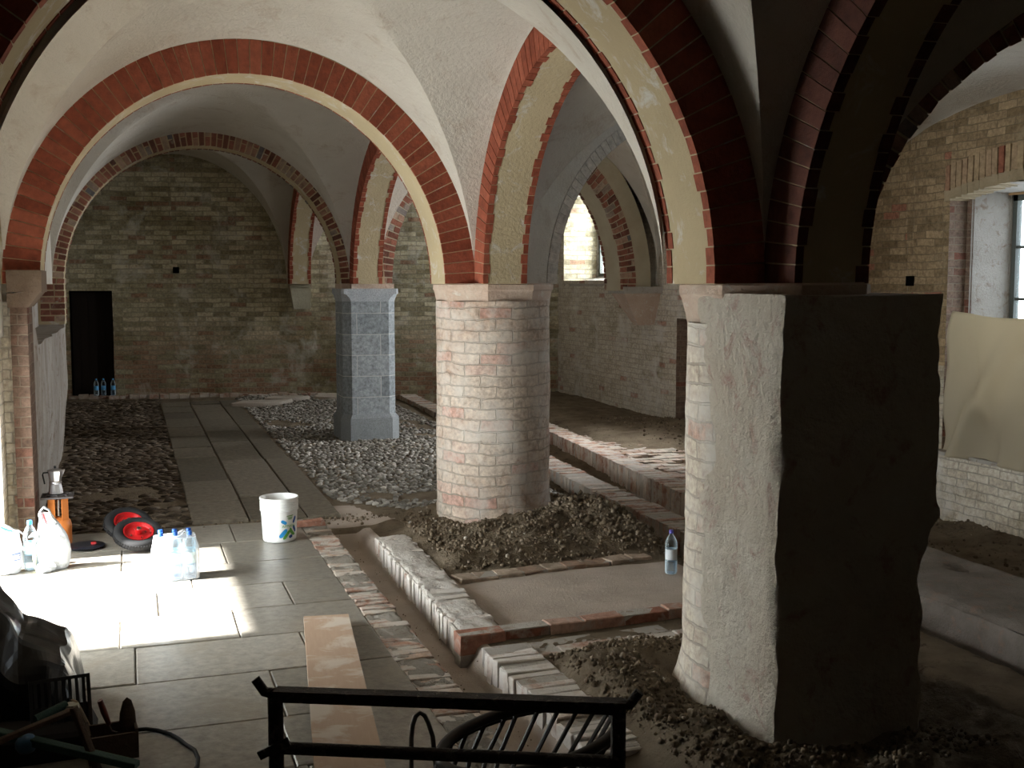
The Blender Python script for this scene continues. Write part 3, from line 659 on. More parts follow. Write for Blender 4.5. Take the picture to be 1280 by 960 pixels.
# ------------------------------------------------------------------ ground
def sstep(a, b, x): 
    t = np.clip((x-a)/(b-a), 0, 1); return t*t*(3-2*t)
def fbm(x, y, seed=0):
    r = np.random.default_rng(seed); z = np.zeros_like(x)
    for k, (f, am) in enumerate(((.7,1),(1.5,.6),(3.1,.4),(6.5,.25),(13,.16),(27,.1))):
        for q in range(3):
            th = r.uniform(0, 2*pi); ph = r.uniform(0, 6.28); z += am/3*np.sin((x*cos(th)+y*sin(th))*f*2+ph+1.3*np.sin((x*sin(th)-y*cos(th))*f*1.3+ph*2))
    return z
def curbB_x(y): return np.interp(y, [5, 9.76, 14.4, 20.5], [4.86, 4.99, 5.40, 5.75])
def curbC_x(y): return np.interp(y, [7.9, 8.94, 12.6, 20.5], [4.52, 4.57, 4.72, 4.98])
def height(x, y):
    h = np.full_like(x, -.045)
    n = fbm(x, y, 3)
    h += n*.008
    # gutter in left aisle
    ch = sstep(1.47, 1.53, x)*(1-sstep(1.76, 1.84, x))*(1-sstep(9.0, 9.35, y))
    h -= ch*.13
    # right of curb, earth
    rgt = sstep(1.9, 2.05, x)*(1-sstep(9.4, 9.7, y))
    pit = sstep(2.02,2.12,x)*(1-sstep(3.9,4.2,x))*sstep(6.0,6.08,y)*(1-sstep(7.25,7.5,y))
    h += rgt*.005 - pit*.02
    d = np.hypot(x-2.95, y-9.1)
    h += rgt*.075*np.exp(-((d-.6)/.5)**2)*(1+.5*n)
    h += sstep(7.5,7.7,y)*(1-sstep(9.3,9.6,y))*sstep(2.0,2.2,x)*(1-sstep(3.9,4.2,x))*.05*(1+n)
    h += .08*np.exp(-((x-3.75)/.3)**2-((y-8.4)/.5)**2)*(1+n)
    # mound around block pier
    near = 1-sstep(5.3, 5.75, y)
    dd = np.hypot(x-2.9, (y-4.4)*.8)
    h = np.where((x < 1.47)&(y < 9.55), -.012, h)
    h += near*sstep(2.0,2.2,x)*(.02+.09*np.exp(-((dd-.7)/.45)**2))*(1+.8*n)*(1-sstep(3.7,4.1,x))
    # right aisle
    ra = sstep(3.7, 4.2, x)
    low = ra*(1-sstep(8.6, 13.0, y))*.16
    h -= low
    h -= ra*.05
    far = sstep(5.6,6.0,x)*sstep(11,14.5,y); h += far*.10
    chR = sstep(-.06, .02, x-curbC_x(y))*(1-sstep(-.02,.06,x-curbB_x(y)))*sstep(5.5,8,y)
    h -= chR*.10
    h += ra*n*.012
    h += sstep(6.2,7.3,x)*(1-sstep(14,15.5,y))*(.05+.05*n)*sstep(5,9,y)
    # far left aisle
    h += sstep(9.6,9.8,y)*(x<4.2)*.02
    h -= .012*sstep(15,19,y)*(x<1)
    return h
xs = np.concatenate([np.arange(-1.6, 4.3, .03), np.arange(4.3, 8.3, .06)])
ys = np.concatenate([np.arange(-1.7, 3.4, .15), np.arange(3.4, 10.2, .03), np.arange(10.2, 22.4, .08)])
Xg, Yg = np.meshgrid(xs, ys, indexing='ij'); Zg = height(Xg, Yg)
rough_mask = (sstep(2.05,2.2,Xg)*((Yg<5.8)|((Yg>7.45)&(Yg<9.7)))*(Xg<4.2) + .6*(Xg>4.1))
Zg = Zg + rough_mask*(RNG.random(Zg.shape)-.5)*.022
def np_mesh(name, V, F, mats, mi=None, vals=None, smooth=True):
    me = bpy.data.meshes.new(name); nv, nf, k = len(V), len(F), F.shape[1]
    me.vertices.add(nv); me.vertices.foreach_set('co', V.astype(np.float32).ravel())
    me.loops.add(nf*k); me.loops.foreach_set('vertex_index', F.astype(np.int32).ravel())
    me.polygons.add(nf); me.polygons.foreach_set('loop_start', np.arange(nf, dtype=np.int32)*k)
    me.update(calc_edges=True); me.validate()
    for m in mats: me.materials.append(m)
    if mi is not None: me.polygons.foreach_set('material_index', mi.astype(np.int32))
    if vals is not None:
        at = me.attributes.new('v', 'FLOAT', 'FACE'); at.data.foreach_set('value', vals.astype(np.float32))
    me.polygons.foreach_set('use_smooth', [smooth]*nf); me.update()
    o = bpy.data.objects.new(name, me); COL.objects.link(o); return o
nx, ny = Xg.shape
V = np.stack([Xg.ravel(), Yg.ravel(), Zg.ravel()], 1)
I = (np.arange(nx-1)[:, None]*ny + np.arange(ny-1)[None, :]).ravel()
F = np.stack([I, I+ny, I+ny+1, I+1], 1)
fx, fy = Xg[:-1, :-1].ravel(), Yg[:-1, :-1].ravel()
mi = np.zeros(len(F), int)
mi[(fx > 1.48) & (fx < 1.86) & (fy < 9.2)] = 1
mi[(fx > 2.05) & (fx < 3.95) & (fy > 6.0) & (fy < 7.35)] = 1
mi[(fx < 1.5) & (fy < 9.6)] = 2
mi[(fx > 1.25) & (fx < 2.7) & (fy > 9.3) & (fy < 10.1) & (fx+fy*.3 < 4.9)] = 1
struct(np_mesh('floor', V, F, [EARTH, SAND, MORTAR2], mi), 'excavated earth floor with gutter')

# paving slabs (left aisle)
pv = MB(); y = 4.0; row = 0
rows = [3.4, 4.0, 4.55, 5.12, 5.78, 6.38, 6.95, 7.52, 8.15, 8.82, 9.5]
rows = [-1.5+.6*k for k in range(8)] + rows
starts = {5.78: [-.9, -.02, .88, 1.3], 6.38: [-.9, -.1, .55, 1.3], 6.95: [-.9, .12, .93, 1.3], 7.52: [-.9, .35, 1.3], 8.15: [-.9, -.1, .62, 1.3], 8.82: [-.9, .2, .74, 1.3]}
rows = sorted(set(rows))
for k in range(len(rows)-1):
    y0, y1 = rows[k], rows[k+1]
    if y1-y0 < .3: continue
    key = y0
    if key in starts: xsn = starts[key]
    else:
        xsn = [-.9]; x = -.9+random.uniform(.3, .9)
        while x < 1.15: xsn.append(x); x += random.uniform(.7, 1.15)
        xsn.append(1.3)
    for xa, xb in zip(xsn[:-1], xsn[1:]):
        g_ = .004; zt = random.uniform(-.003, .003)
        M = Matrix.Translation(((xa+xb)/2, (y0+y1)/2, zt)) @ Euler((random.uniform(-.004,.004), random.uniform(-.004,.004), random.uniform(-.006,.006))).to_matrix().to_4x4()
        pv.box((-(xb-xa)/2+g_, -(y1-y0)/2+g_, -.08), ((xb-xa)/2-g_, (y1-y0)/2-g_, 0), c=random.random(), M=M, cham=.006)
struct(pv.build('floor_slabs', SLAB), 'pale stone slab paving in the left aisle')
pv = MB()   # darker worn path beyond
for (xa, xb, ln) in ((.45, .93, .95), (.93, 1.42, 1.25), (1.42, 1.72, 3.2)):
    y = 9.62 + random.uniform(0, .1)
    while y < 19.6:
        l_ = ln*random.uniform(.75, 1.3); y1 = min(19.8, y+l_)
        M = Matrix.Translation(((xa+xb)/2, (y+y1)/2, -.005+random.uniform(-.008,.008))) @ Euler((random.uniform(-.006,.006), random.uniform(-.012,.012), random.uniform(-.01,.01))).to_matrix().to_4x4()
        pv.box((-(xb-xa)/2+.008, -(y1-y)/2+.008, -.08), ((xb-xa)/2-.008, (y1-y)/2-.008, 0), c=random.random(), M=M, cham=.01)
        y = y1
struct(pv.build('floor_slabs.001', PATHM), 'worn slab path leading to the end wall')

# scattered stones: copies of small low-poly pebbles baked in one mesh
def ico(sub):
    bm = bmesh.new(); bmesh.ops.create_icosphere(bm, subdivisions=sub, radius=1)
    V = np.array([v.co[:] for v in bm.verts]); F = np.array([[v.index for v in f.verts] for f in bm.faces]); bm.free(); return V, F
def scatter(name, pts, sizes, rots, mats, vals, sub=1, jit=.25, tilt=0):
    bv, bf = ico(sub); n = len(pts); nv = len(bv)
    base = bv[None]*(1+RNG.uniform(-jit, jit, (n, nv, 1)))*sizes[:, None, :]
    c, s = np.cos(rots)[:, None], np.sin(rots)[:, None]
    if tilt:
        a = RNG.uniform(-tilt, tilt, n)[:, None]; y_ = base[..., 1]*np.cos(a)-base[..., 2]*np.sin(a); z_ = base[..., 1]*np.sin(a)+base[..., 2]*np.cos(a)
        base = np.stack([base[..., 0], y_, z_], 2)
    x = base[..., 0]*c-base[..., 1]*s; y = base[..., 0]*s+base[..., 1]*c
    V = np.stack([x, y, base[..., 2]], 2)+pts[:, None, :]
    F = (bf[None]+(np.arange(n)*nv)[:, None, None]).reshape(-1, 3)
    return np_mesh(name, V.reshape(-1, 3), F, mats, None, np.repeat(vals, len(bf)), smooth=True)
def grid_pts(x0, x1, y0, y1, sx, sy, jitter=.35):
    gx, gy = np.meshgrid(np.arange(x0, x1, sx), np.arange(y0, y1, sy)); gx = gx.astype(float)
    gx[1::2] += sx/2; gx += RNG.uniform(-jitter, jitter, gx.shape)*sx; gy = gy+RNG.uniform(-jitter, jitter, gy.shape)*sy
    return gx.ravel(), gy.ravel()
gx, gy = grid_pts(1.76, 4.3, 9.75, 20.6, .072, .066)
rightlim = np.where(gy < 11.5, 4.15, curbC_x(gy)-.3)
keep = (gx < rightlim) & ~((abs(gx-2.95) < .40) & (abs(gy-14.66) < .40)) & (np.hypot(gx-2.95, gy-9.14) > .62) & (gx > 1.76+np.clip(10.4-gy, 0, .8)*.9)
keep &= ~((fbm(gx, gy, 11) > .75))
gx, gy = gx[keep], gy[keep]; n = len(gx)
gzz = height(gx, gy)+.002+RNG.uniform(-.006, .010, n)
sz = np.stack([RNG.uniform(.030,.046,n), RNG.uniform(.020,.032,n), RNG.uniform(.016,.026,n)], 1)
struct(scatter('floor_cobbles', np.stack([gx, gy, gzz], 1), sz, RNG.normal(.5, .6, n), [COBBLE], RNG.random(n)**1.5, 1, .15), 'grey pebble cobble paving behind the round column')
gx, gy = grid_pts(-1.1, .46, 9.7, 20.6, .13, .042)
keep = (fbm(gx, gy, 12) < .9) & (gx > -.72+(gy < 14.5)*0 - (gy >= 14.9)*.4)
gx, gy = gx[keep], gy[keep]; n = len(gx)
sz = np.stack([RNG.uniform(.045,.085,n), RNG.uniform(.012,.022,n), RNG.uniform(.016,.03,n)], 1)
struct(scatter('floor_edge_stones', np.stack([gx, gy, height(gx, gy)+RNG.uniform(-.008,.008,n)], 1), sz, RNG.normal(-.05, .22, n), [DARKST], RNG.random(n), 1, .2), 'dark stones set on edge beside the slab path')
# clods
cx_, cy_, cs = [], [], []
def clods(n, fx_, fy_, smin, smax):
    for _ in range(n):
        x, y = fx_(), fy_(); cx_.append(x); cy_.append(y); cs.append((smin+(smax-smin)*random.random()**4)*.68)
def okc(x, y): return not (2.46 < x < 3.52 and 3.9 < y < 5.15) and math.hypot(x-2.95, y-9.14) > .55
clods(5200, lambda: random.uniform(2.12, 4.0), lambda: random.uniform(7.5, 9.3), .006, .030)
clods(700, lambda: random.gauss(3.7, .25), lambda: random.gauss(8.5, .35), .010, .045)
clods(6500, lambda: random.uniform(2.1, 3.3), lambda: random.uniform(3.5, 5.6), .005, .026)
clods(900, lambda: random.uniform(5.8, 7.3), lambda: random.uniform(4.6, 9.0), .008, .035)
clods(700, lambda: random.gauss(6.9, .3), lambda: random.uniform(11, 15.5), .01, .04)
clods(350, lambda: random.uniform(.5, 2.2), lambda: random.gauss(9.58, .08), .006, .03)
clods(500, lambda: random.uniform(3.6, 4.3), lambda: random.uniform(9.3, 12.5), .01, .04)
clods(400, lambda: random.uniform(1.52, 2.05), lambda: random.uniform(4.6, 9.2), .003, .009)
A = np.array(cx_), np.array(cy_), np.array(cs)
k = np.array([okc(a, b_) for a, b_ in zip(A[0], A[1])]); gx, gy, cs_ = A[0][k], A[1][k], A[2][k]; n = len(gx)
sz = cs_[:, None]*RNG.uniform(.7, 1.2, (n, 3))
stuff(scatter('loose_earth_clods', np.stack([gx, gy, height(gx, gy)+cs_*.45], 1), sz, RNG.uniform(0, 6, n), [CLOD], RNG.random(n), 1, .3), 'loose clods and pebbles of dug earth around the column feet', 'earth')

LIME = mat_noise('limey_skim', (.56,.52,.47), (.66,.63,.59), 9, 60, 1.0, .95, .1, c3=(.40,.33,.27), bd=.02, stretch=(3,1,1))
# ------------------------------------------------------------------ brick curbs
def bricks(name, label, p0, p1, width, top, h, unit, mat, core_=MORTAR, rowsn=1, gap=.005, jz=.008, group=None, across=1, broken=.0, jr=.02, sub=True, cat='curb', skim=0, skm=None):
    p0 = Vector((*p0, 0)); p1 = Vector((*p1, 0)); Ld = (p1-p0).length; ang = math.atan2(p1.y-p0.y, p1.x-p0.x)
    root = thing(name, label, cat, p0, ang, group)
    m_ = MB(); hh = h/rowsn
    for r_ in range(rowsn):
        x = -random.uniform(0, .03)
        while x < Ld:
            u = unit*random.uniform(.85, 1.15)
            for a_ in range(across):
                if random.random() < broken and r_ == rowsn-1: continue
                w0 = -width/2+a_*width/across; w1 = w0+width/across-gap
                dz = random.uniform(-jz, jz) if r_ == rowsn-1 else 0; dw = random.uniform(-jz, jz)
                M = Matrix.Translation((x+u/2, (w0+w1)/2+dw, 0)) @ Matrix.Rotation(random.uniform(-jr, jr), 4, 'Z')
                m_.box((-u/2+gap/2, -(w1-w0)/2, top-h+r_*hh+gap/2), (u/2-gap/2, (w1-w0)/2, top-h+(r_+1)*hh-gap/2+dz), c=random.random(), M=M, jit=.005, cham=.007)
            x += u
    m_.rough(.006, 20)
    m_.build('bricks', mat, root)
    c_ = MB(); nn = max(2, int(Ld/.06))
    c_.box((0, -width/2+.008, top-h-.1), (Ld, width/2-.008, top-.006)); 
    c_.build('mortar_bed', core_, root)
    if skim:
        k_ = MB()
        def sk(s, t):
            x = s*Ld; y = (t-.5)*width*.96; q = Vector((x*5+p0.x, y*7, p0.y)); e = min(1, t/.1, (1-t)/.1)
            return (x, y, top + skim + .014*noise.noise(q) + .007*noise.noise(q*3.3) + .004*noise.noise(q*9) - .03*(1-e)**2)
        k_.grid(sk, int(Ld/.02), 16); k_.build('lime_mortar_skim', skm, root, smooth=60)
    return root
bricks('brick_curb', 'whitewashed brick curb beside the left gutter, between slabs and round column', (1.93, 8.62), (1.88, 6.08), .27, .0, .16, .072, CURBW, rowsn=1, jz=.012, skim=.001, skm=LIME)
bricks('brick_curb', 'broken brick edge flush with the slabs on the left of the gutter', (1.41, 9.2), (1.40, 4.4), .22, -.004, .14, .085, CURB, jz=.010, broken=.12, jr=.06, skim=-.003, skm=MORTAR2)
bricks('brick_curb', 'single row of reddish bricks crossing from gutter to the big pier', (1.72, 6.00), (3.75, 6.10), .12, .022, .12, .27, CURBR, jz=.006, jr=.03)
bricks('brick_curb', 'flush pale brick row just in front of the crossing brick row', (2.0, 5.66), (3.6, 5.74), .12, -.020, .08, .24, CURB, jz=.005)
bricks('brick_curb', 'short stepped brick curb behind the metal trestle, beside the gutter', (1.93, 5.78), (1.96, 4.3), .28, .0, .16, .078, CURBW, jz=.012, jr=.04)
bricks('brick_row', 'row of flat bricks bedded in the earth in front of the round column', (2.1, 7.33), (3.62, 7.50), .16, -.022, .05, .17, mat_vary('flat_earth_brick', [(0,(.27,.18,.13)),(.6,(.36,.26,.20)),(1,(.42,.34,.27))], 50, .6, .92, .15, dirt=(.26,.21,.16), dirtlo=.5, dirthi=.65, dscale=8), jz=.006, jr=.12)
bricks('mortar_strip', 'low grey mortar strip between the two crossing brick rows', (2.0, 5.82), (3.6, 5.9), .15, -.035, .05, .5, MORTAR, jz=.004)
for (pa, pb), lb in zip((((4.93,7.84),(4.99,9.76)), ((4.99,9.76),(5.40,14.4)), ((5.40,14.4),(5.75,20.3))),
                        ('raised brick curb of the right aisle, stretch behind the big pier', 'raised brick curb in the right aisle seen between round column and pier', 'far stretch of the right aisle brick curb near the end wall')):
    q = Vector((.14,0))
    bricks('brick_curb', lb, (pa[0]+.14, pa[1]), (pb[0]+.14, pb[1]), .28, -.0, .24, .07, CURB, jz=.006)
for (pa, pb, br), lb in zip((((4.37,7.0),(4.40,9.7),0), ((4.40,9.75),(4.53,12.6),.25), ((4.53,12.6),(4.8,20.3),.05)),
                        ('lower brick curb of the right aisle gutter nearest the pier', 'broken middle stretch of the lower right aisle curb behind the round column', 'far stretch of the lower right aisle curb beside the cobbles')):
    bricks('brick_curb', lb, pa, pb, .30, -.02, .22, .075, CURB, jz=.010, broken=br)
# brick paving in the right aisle
m_ = MB(); y = 9.0; r_ = 0
while y < 14.9:
    x = float(curbB_x(y))+.30+(.0 if r_ % 2 else -.12)
    lim = 6.35+.5*noise.noise(Vector((y*1.3, 0, 0)))
    while x < lim:
        if random.random() > .10:
            m_.box((x+.004, y+.004, -.2), (x+.246, y+.116, -.045+random.uniform(-.010,.006)), c=random.random(), jit=.004, cham=.006)
        x += .25
    y += .12; r_ += 1
struct(m_.build('floor_bricks', mat_vary('floor_brick_paving', [(0,(.28,.17,.12)),(.5,(.38,.29,.23)),(1,(.48,.43,.38))], 50, .7, .9, .2, dirt=(.42,.39,.34), dirtlo=.45, dirthi=.62, dscale=5)), 'patch of flat brick paving in the right aisle')
# mortar kerb block near right
m_ = MB()
def kerb(s, t):
    x = 4.86+.92*t; y = 4.2+3.6*s; e = min(1, t/.06, (1-t)/.04)
    return (x, y, .0+.012*noise.noise(Vector((x*3, y*3, 0)))-.03*(1-e)-.07*math.exp(-((x-5.55)**2+(y-6.35)**2)/.006))
m_.grid(kerb, 90, 36)
def kf(s, t): 
    y = 4.2+3.6*s; z = -.32+.29*t; return (4.86-.06*(1-t)+.02*noise.noise(Vector((1, y*7, z*7))), y, z)
m_.grid(kf, 90, 10); m_.box((4.9, 4.2, -.4), (5.76, 7.8, -.05))
tag(m_.build('mortar_kerb', mat_noise('limey_kerb', (.15,.125,.105), (.27,.24,.215), 3.2, 40, 1.0, .8, .3, c3=(.26,.18,.14), bd=.02), smooth=50), 'broad mortar topped kerb to the right of the big pier', 'kerb')
m_ = MB(); m_.grid(lambda s,t: (4.15+.5*t, 4.0+3.4*s, -.17+.02*noise.noise(Vector((s*20,t*4,0)))-.2*max(0,.08-t)/.08), 70, 14); m_.box((4.2,4.0,-.4),(4.64,7.4,-.21))
tag(m_.build('mortar_kerb', EARTH, smooth=50), 'low rough step on the gutter side of the broad kerb at right', 'kerb')

# flat stones by the end wall
for (x, y, a, b_, r_, lb) in ((2.05,18.95,.55,.22,.15,'long pale flat stone lying before the end wall'), (2.55,19.6,.42,.2,-.1,'pale flat stone leaning at the foot of end wall, farther right'), (3.4,19.7,.4,.25,.3,'flat stone slab near the foot of the wall respond')):
    m_ = MB(); m_.lathe([(0.9,-.05),(1,.0),(.97,.05),(.6,.065),(0,.067)], 9, sx=a, sy=b_, cap=False); m_.rough(.04, 3)
    o = tag(m_.build('flat_stone', mat_noise('pale_stone_%d' % int(x*10), (.42,.36,.30), (.52,.47,.41), 4, 30, .7), smooth=40), lb, 'stone'); o.location = (x, y, .0); o.rotation_euler[2] = r_

# ------------------------------------------------------------------ objects
# bucket
WHITEP = mat_plain('white_plastic', (.80,.81,.80), .4, .45, bs=8, bstr=0)
bk = thing('mortar_bucket', 'white plastic bucket with blue and green logo on the paving', 'bucket', (1.07, 8.78, .002), radians(4))
prof = [(.0,.0),(.122,.0),(.128,.01)]+[(.128+.012*t/10, .01+.22*t/10) for t in range(1, 11)]
for k in range(5):
    z = .24+k*.016; prof += [(.142,z),(.149,z+.002),(.149,z+.006),(.1425,z+.008)]
prof += [(.145,.325),(.151,.328),(.151,.342),(.144,.344),(.138,.335),(.130,.2),(.118,.02),(0,.02)]
m_ = MB(); m_.lathe(prof, 48, cap=False); m_.build('bucket_body', WHITEP, bk, smooth=40)
m_ = MB(); m_.lathe([(.0,.19),(.129,.19)], 32, cap=False); m_.build('mortar_residue', MORTAR, bk)
def on_bucket(mb, poly, z0, a0, col=.5):      # poly in metres (u right, v up); lies a hair above the wall
    pts = []
    for u, v in poly:
        z = z0+v; r = .1285+.012*(z-.01)/.22+.0012; a = a0+u/r; pts.append((r*cos(a), r*sin(a), z))
    mb.face(pts, c=col)
def blob(cx, cy, l, w, ang, n=14, bend=0):
    out = []
    for side in (1, -1):
        for i in range(n+1):
            t = i/n if side == 1 else 1-i/n
            x = (t-.5)*l; hw = w/2*min(1, sqrt(max(0, 1-(2*t-1)**4))); y = side*hw + bend*(x/l*2)**2
            out.append((cx+x*cos(ang)-y*sin(ang), cy+x*sin(ang)+y*cos(ang)))
    return out
af = radians(-90+12)
BLUE = mat_plain('logo_light_blue', (.03,.28,.62), .5, .3, bstr=0); NAVY = mat_plain('logo_navy', (.03,.09,.30), .5, .3, bstr=0); GRN = mat_plain('logo_green', (.12,.33,.06), .5, .3, bstr=0)
def strip_blob(mb, cx, cy, l, w, ang, bend=0):     # split in quads so that it follows the curve
    n = 12; P = blob(cx, cy, l, w, ang, n, bend); up = P[:n+1]; dn = P[n+1:][::-1]
    for i in range(n): on_bucket(mb, [up[i], up[i+1], dn[i+1], dn[i]][::-1], .0, af)
marks = [('light_blue_mark', BLUE, (-.020,.160,.052,.026,-30,0)), ('light_blue_mark', BLUE, (-.024,.072,.088,.032,48,0)),
         ('navy_mark', NAVY, (.078,.172,.062,.024,60,0)), ('navy_mark', NAVY, (.080,.100,.066,.026,-62,0)), ('navy_mark', NAVY, (.040,.044,.036,.024,20,0)),
         ('green_mark', GRN, (.004,.060,.092,.024,52,0)), ('green_mark', GRN, (.050,.076,.080,.026,-50,.01)),
         ('green_bar', GRN, (.032,.208,.066,.007,4,0)), ('green_bar', GRN, (.032,.194,.052,.007,4,0)), ('green_bar', GRN, (.032,.183,.042,.007,4,0))]
for nm_, mt_, (a_, b_, c_, d_, e_, f_) in marks:
    m_ = MB(); strip_blob(m_, a_, b_, c_, d_, radians(e_), f_); m_.build(nm_, mt_, bk)
def text_on_bucket(txt, size, z, u0, mat, name):
    cu = bpy.data.curves.new('t', 'FONT'); cu.body = txt; cu.size = size; ob = bpy.data.objects.new('t', cu); COL.objects.link(ob)
    me = bpy.data.meshes.new_from_object(ob.evaluated_get(bpy.context.evaluated_depsgraph_get())); COL.objects.unlink(ob); bpy.data.objects.remove(ob)
    for v in me.vertices:
        zz = z+v.co.y; r = .1285+.012*(zz-.01)/.22+.0016; a = af+(u0+v.co.x)/r; v.co = (r*cos(a), r*sin(a), zz)
    me.materials.clear(); me.materials.append(mat); o = bpy.data.objects.new(name, me); COL.objects.link(o); o.parent = bk; return o
text_on_bucket('APPIANI', .031, .118, -.035, GRN, 'lettering')

# wheels
RUB = mat_plain('black_rubber', (.012,.012,.013), .75, .3, bs=30); REDP = mat_plain('red_enamel', (.42,.010,.012), .3, .5, bs=10, bstr=0); STEEL = mat_plain('bright_steel', (.6,.6,.58), .25, .5, 1.0)
def wheel(loc, rot, label):
    w = thing('barrow_wheel', label, 'wheel', loc, group='pair of barrow wheels on the paving'); w.rotation_euler = rot
    m_ = MB(); R, r = .145, .041
    pts = [(R+r*cos(a)*.95, r*sin(a)) for a in [2*pi*k/16 for k in range(17)]]
    m_.lathe(pts, 56, cap=False); m_.build('tire', RUB, w, smooth=60)
    m_ = MB()
    for k in range(56):
        a = 2*pi*k/56
        for sgn in (-1, 1):
            M = Matrix.Rotation(a+.02*sgn, 4, 'Z') @ Matrix.Translation((R+r*.86, 0, sgn*.010)) ; m_.box((-.004,-.004,-.008),(.005,.004,.008), M=M)
    m_.build('tread', RUB, w)
    m_ = MB(); m_.lathe([(.108,.026),(.112,.03),(.106,.030),(.100,.012),(.096,.004),(.060,-.002),(.034,.006),(.022,.010),(.022,-.010),(.034,-.012),(.060,-.016),(.1,-.010),(.108,-.03),(.112,-.03),(.108,.026)], 40, cap=False)
    m_.build('rim', REDP, w, smooth=40)
    m_ = MB(); m_.lathe([(.026,-.05),(.026,.05),(.016,.05),(.016,-.05),(.026,-.05)], 20, cap=False); m_.build('hub', REDP, w, smooth=40)
    m_ = MB(); m_.lathe([(.0165,.045),(.0165,.056),(.008,.056),(.008,.045)], 16, cap=False); m_.build('bearing', STEEL, w)
    m_ = MB(); m_.tube([(.085,.02,.005),(.078,.018,.045)], .005); m_.build('valve', STEEL, w)
    for k in range(4):
        a = .6+k*pi/2; m_ = MB(); m_.lathe([(.007,-.004),(.007,.008),(.0,.009)], 6, cx=.058*cos(a), cy=.058*sin(a)); m_.build('bolt', STEEL, w)
    return w
wheel((.02, 8.80, .118), (radians(24), radians(8), radians(-6)), 'front red and black barrow wheel, leaning on the one behind')
wheel((-.05, 9.10, .135), (radians(30), radians(4), radians(10)), 'rear red and black barrow wheel, half hidden by the other')

# gas bottle, stove, coffee maker
ORG = mat_plain('orange_paint', (.62,.20,.045), .5, .35, bs=14)
gb = thing('gas_bottle', 'small orange camping gas bottle with black burner plate by left pier', 'gas bottle', (-.555, 9.10, 0))
m_ = MB(); m_.lathe([(.07,.0),(.088,.012),(.095,.03),(.095,.17),(.088,.20),(.06,.225),(.02,.235),(0,.236)], 32, cap=False); m_.build('bottle_body', ORG, gb, smooth=50)
for a in (-2.2, -.75, .8, 2.4):
    m_ = MB(); M = Matrix.Rotation(a, 4, 'Z') @ Matrix.Translation((.07,0,0)); m_.box((-.003,-.030,.20),(.003,.030,.375), M=M); m_.build('collar_plate', ORG, gb)
m_ = MB(); m_.lathe([(.012,.23),(.012,.36),(.03,.37),(.03,.385)], 12); m_.build('valve', STEEL, gb)
m_ = MB(); m_.box((-.115,-.115,.385),(.115,.115,.398)); m_.lathe([(.075,.398),(.075,.408),(.06,.408),(.06,.398)], 24, cap=False)
for k in range(4): m_.box((-.10,-.004,.398),(.10,.004,.412), M=Matrix.Rotation(k*pi/4, 4, 'Z'))
m_.build('burner_plate', mat_plain('sooty_steel', (.07,.06,.06), .5, .4), gb)
ALU = mat_plain('dull_aluminium', (.62,.61,.62), .32, .5, 1.0)
mk = thing('moka_pot', 'aluminium stovetop coffee pot standing on the gas burner', 'coffee pot', (-.565, 9.08, .414), .3)
m_ = MB(); m_.lathe([(.052,0),(.054,.004),(.043,.075),(.043,.080)], 8, a0=pi/8); m_.build('boiler', ALU, mk)
m_ = MB(); m_.lathe([(.044,.080),(.046,.084),(.046,.092),(.043,.095)], 24); m_.build('collar', ALU, mk)
m_ = MB(); m_.lathe([(.040,.095),(.043,.10),(.056,.17),(.056,.175),(.05,.175)], 8, a0=pi/8); m_.hexa([(.03,-.015,.13),(.05,-.012,.13),(.05,.012,.13),(.03,.015,.13),(.03,-.02,.175),(.072,-.006,.178),(.072,.006,.178),(.03,.02,.175)]); m_.build('upper_chamber', ALU, mk)
m_ = MB(); m_.lathe([(.056,.175),(.05,.182),(.01,.192),(0,.193)], 8, a0=pi/8, cap=False); m_.build('lid', ALU, mk)
m_ = MB(); m_.lathe([(.005,.19),(.009,.20),(.008,.21),(0,.213)], 10, cap=False); m_.build('knob', RUB, mk)
m_ = MB(); m_.tube([(-.05,0,.165),(-.085,0,.165),(-.09,0,.15),(-.078,0,.08)], .007, flat=.8); m_.build('handle', RUB, mk)
# dark lid on floor
dk = thing('round_lid', 'dark round lid lying on the slabs beside the gas bottle', 'lid', (-.36, 8.98, .004), .3)
m_ = MB(); m_.lathe([(0,0),(.12,0),(.135,.006),(.14,.014),(.13,.022),(.09,.026),(0,.024)], 36, cap=False); m_.build('disc', mat_plain('dark_blue_plastic', (.008,.010,.018), .35, .5), dk, smooth=50)
m_ = MB(); m_.lathe([(0,.024),(.022,.026),(.02,.04),(0,.042)], 14, cx=.05, cy=-.03, cap=False); m_.build('knob', REDP, dk)

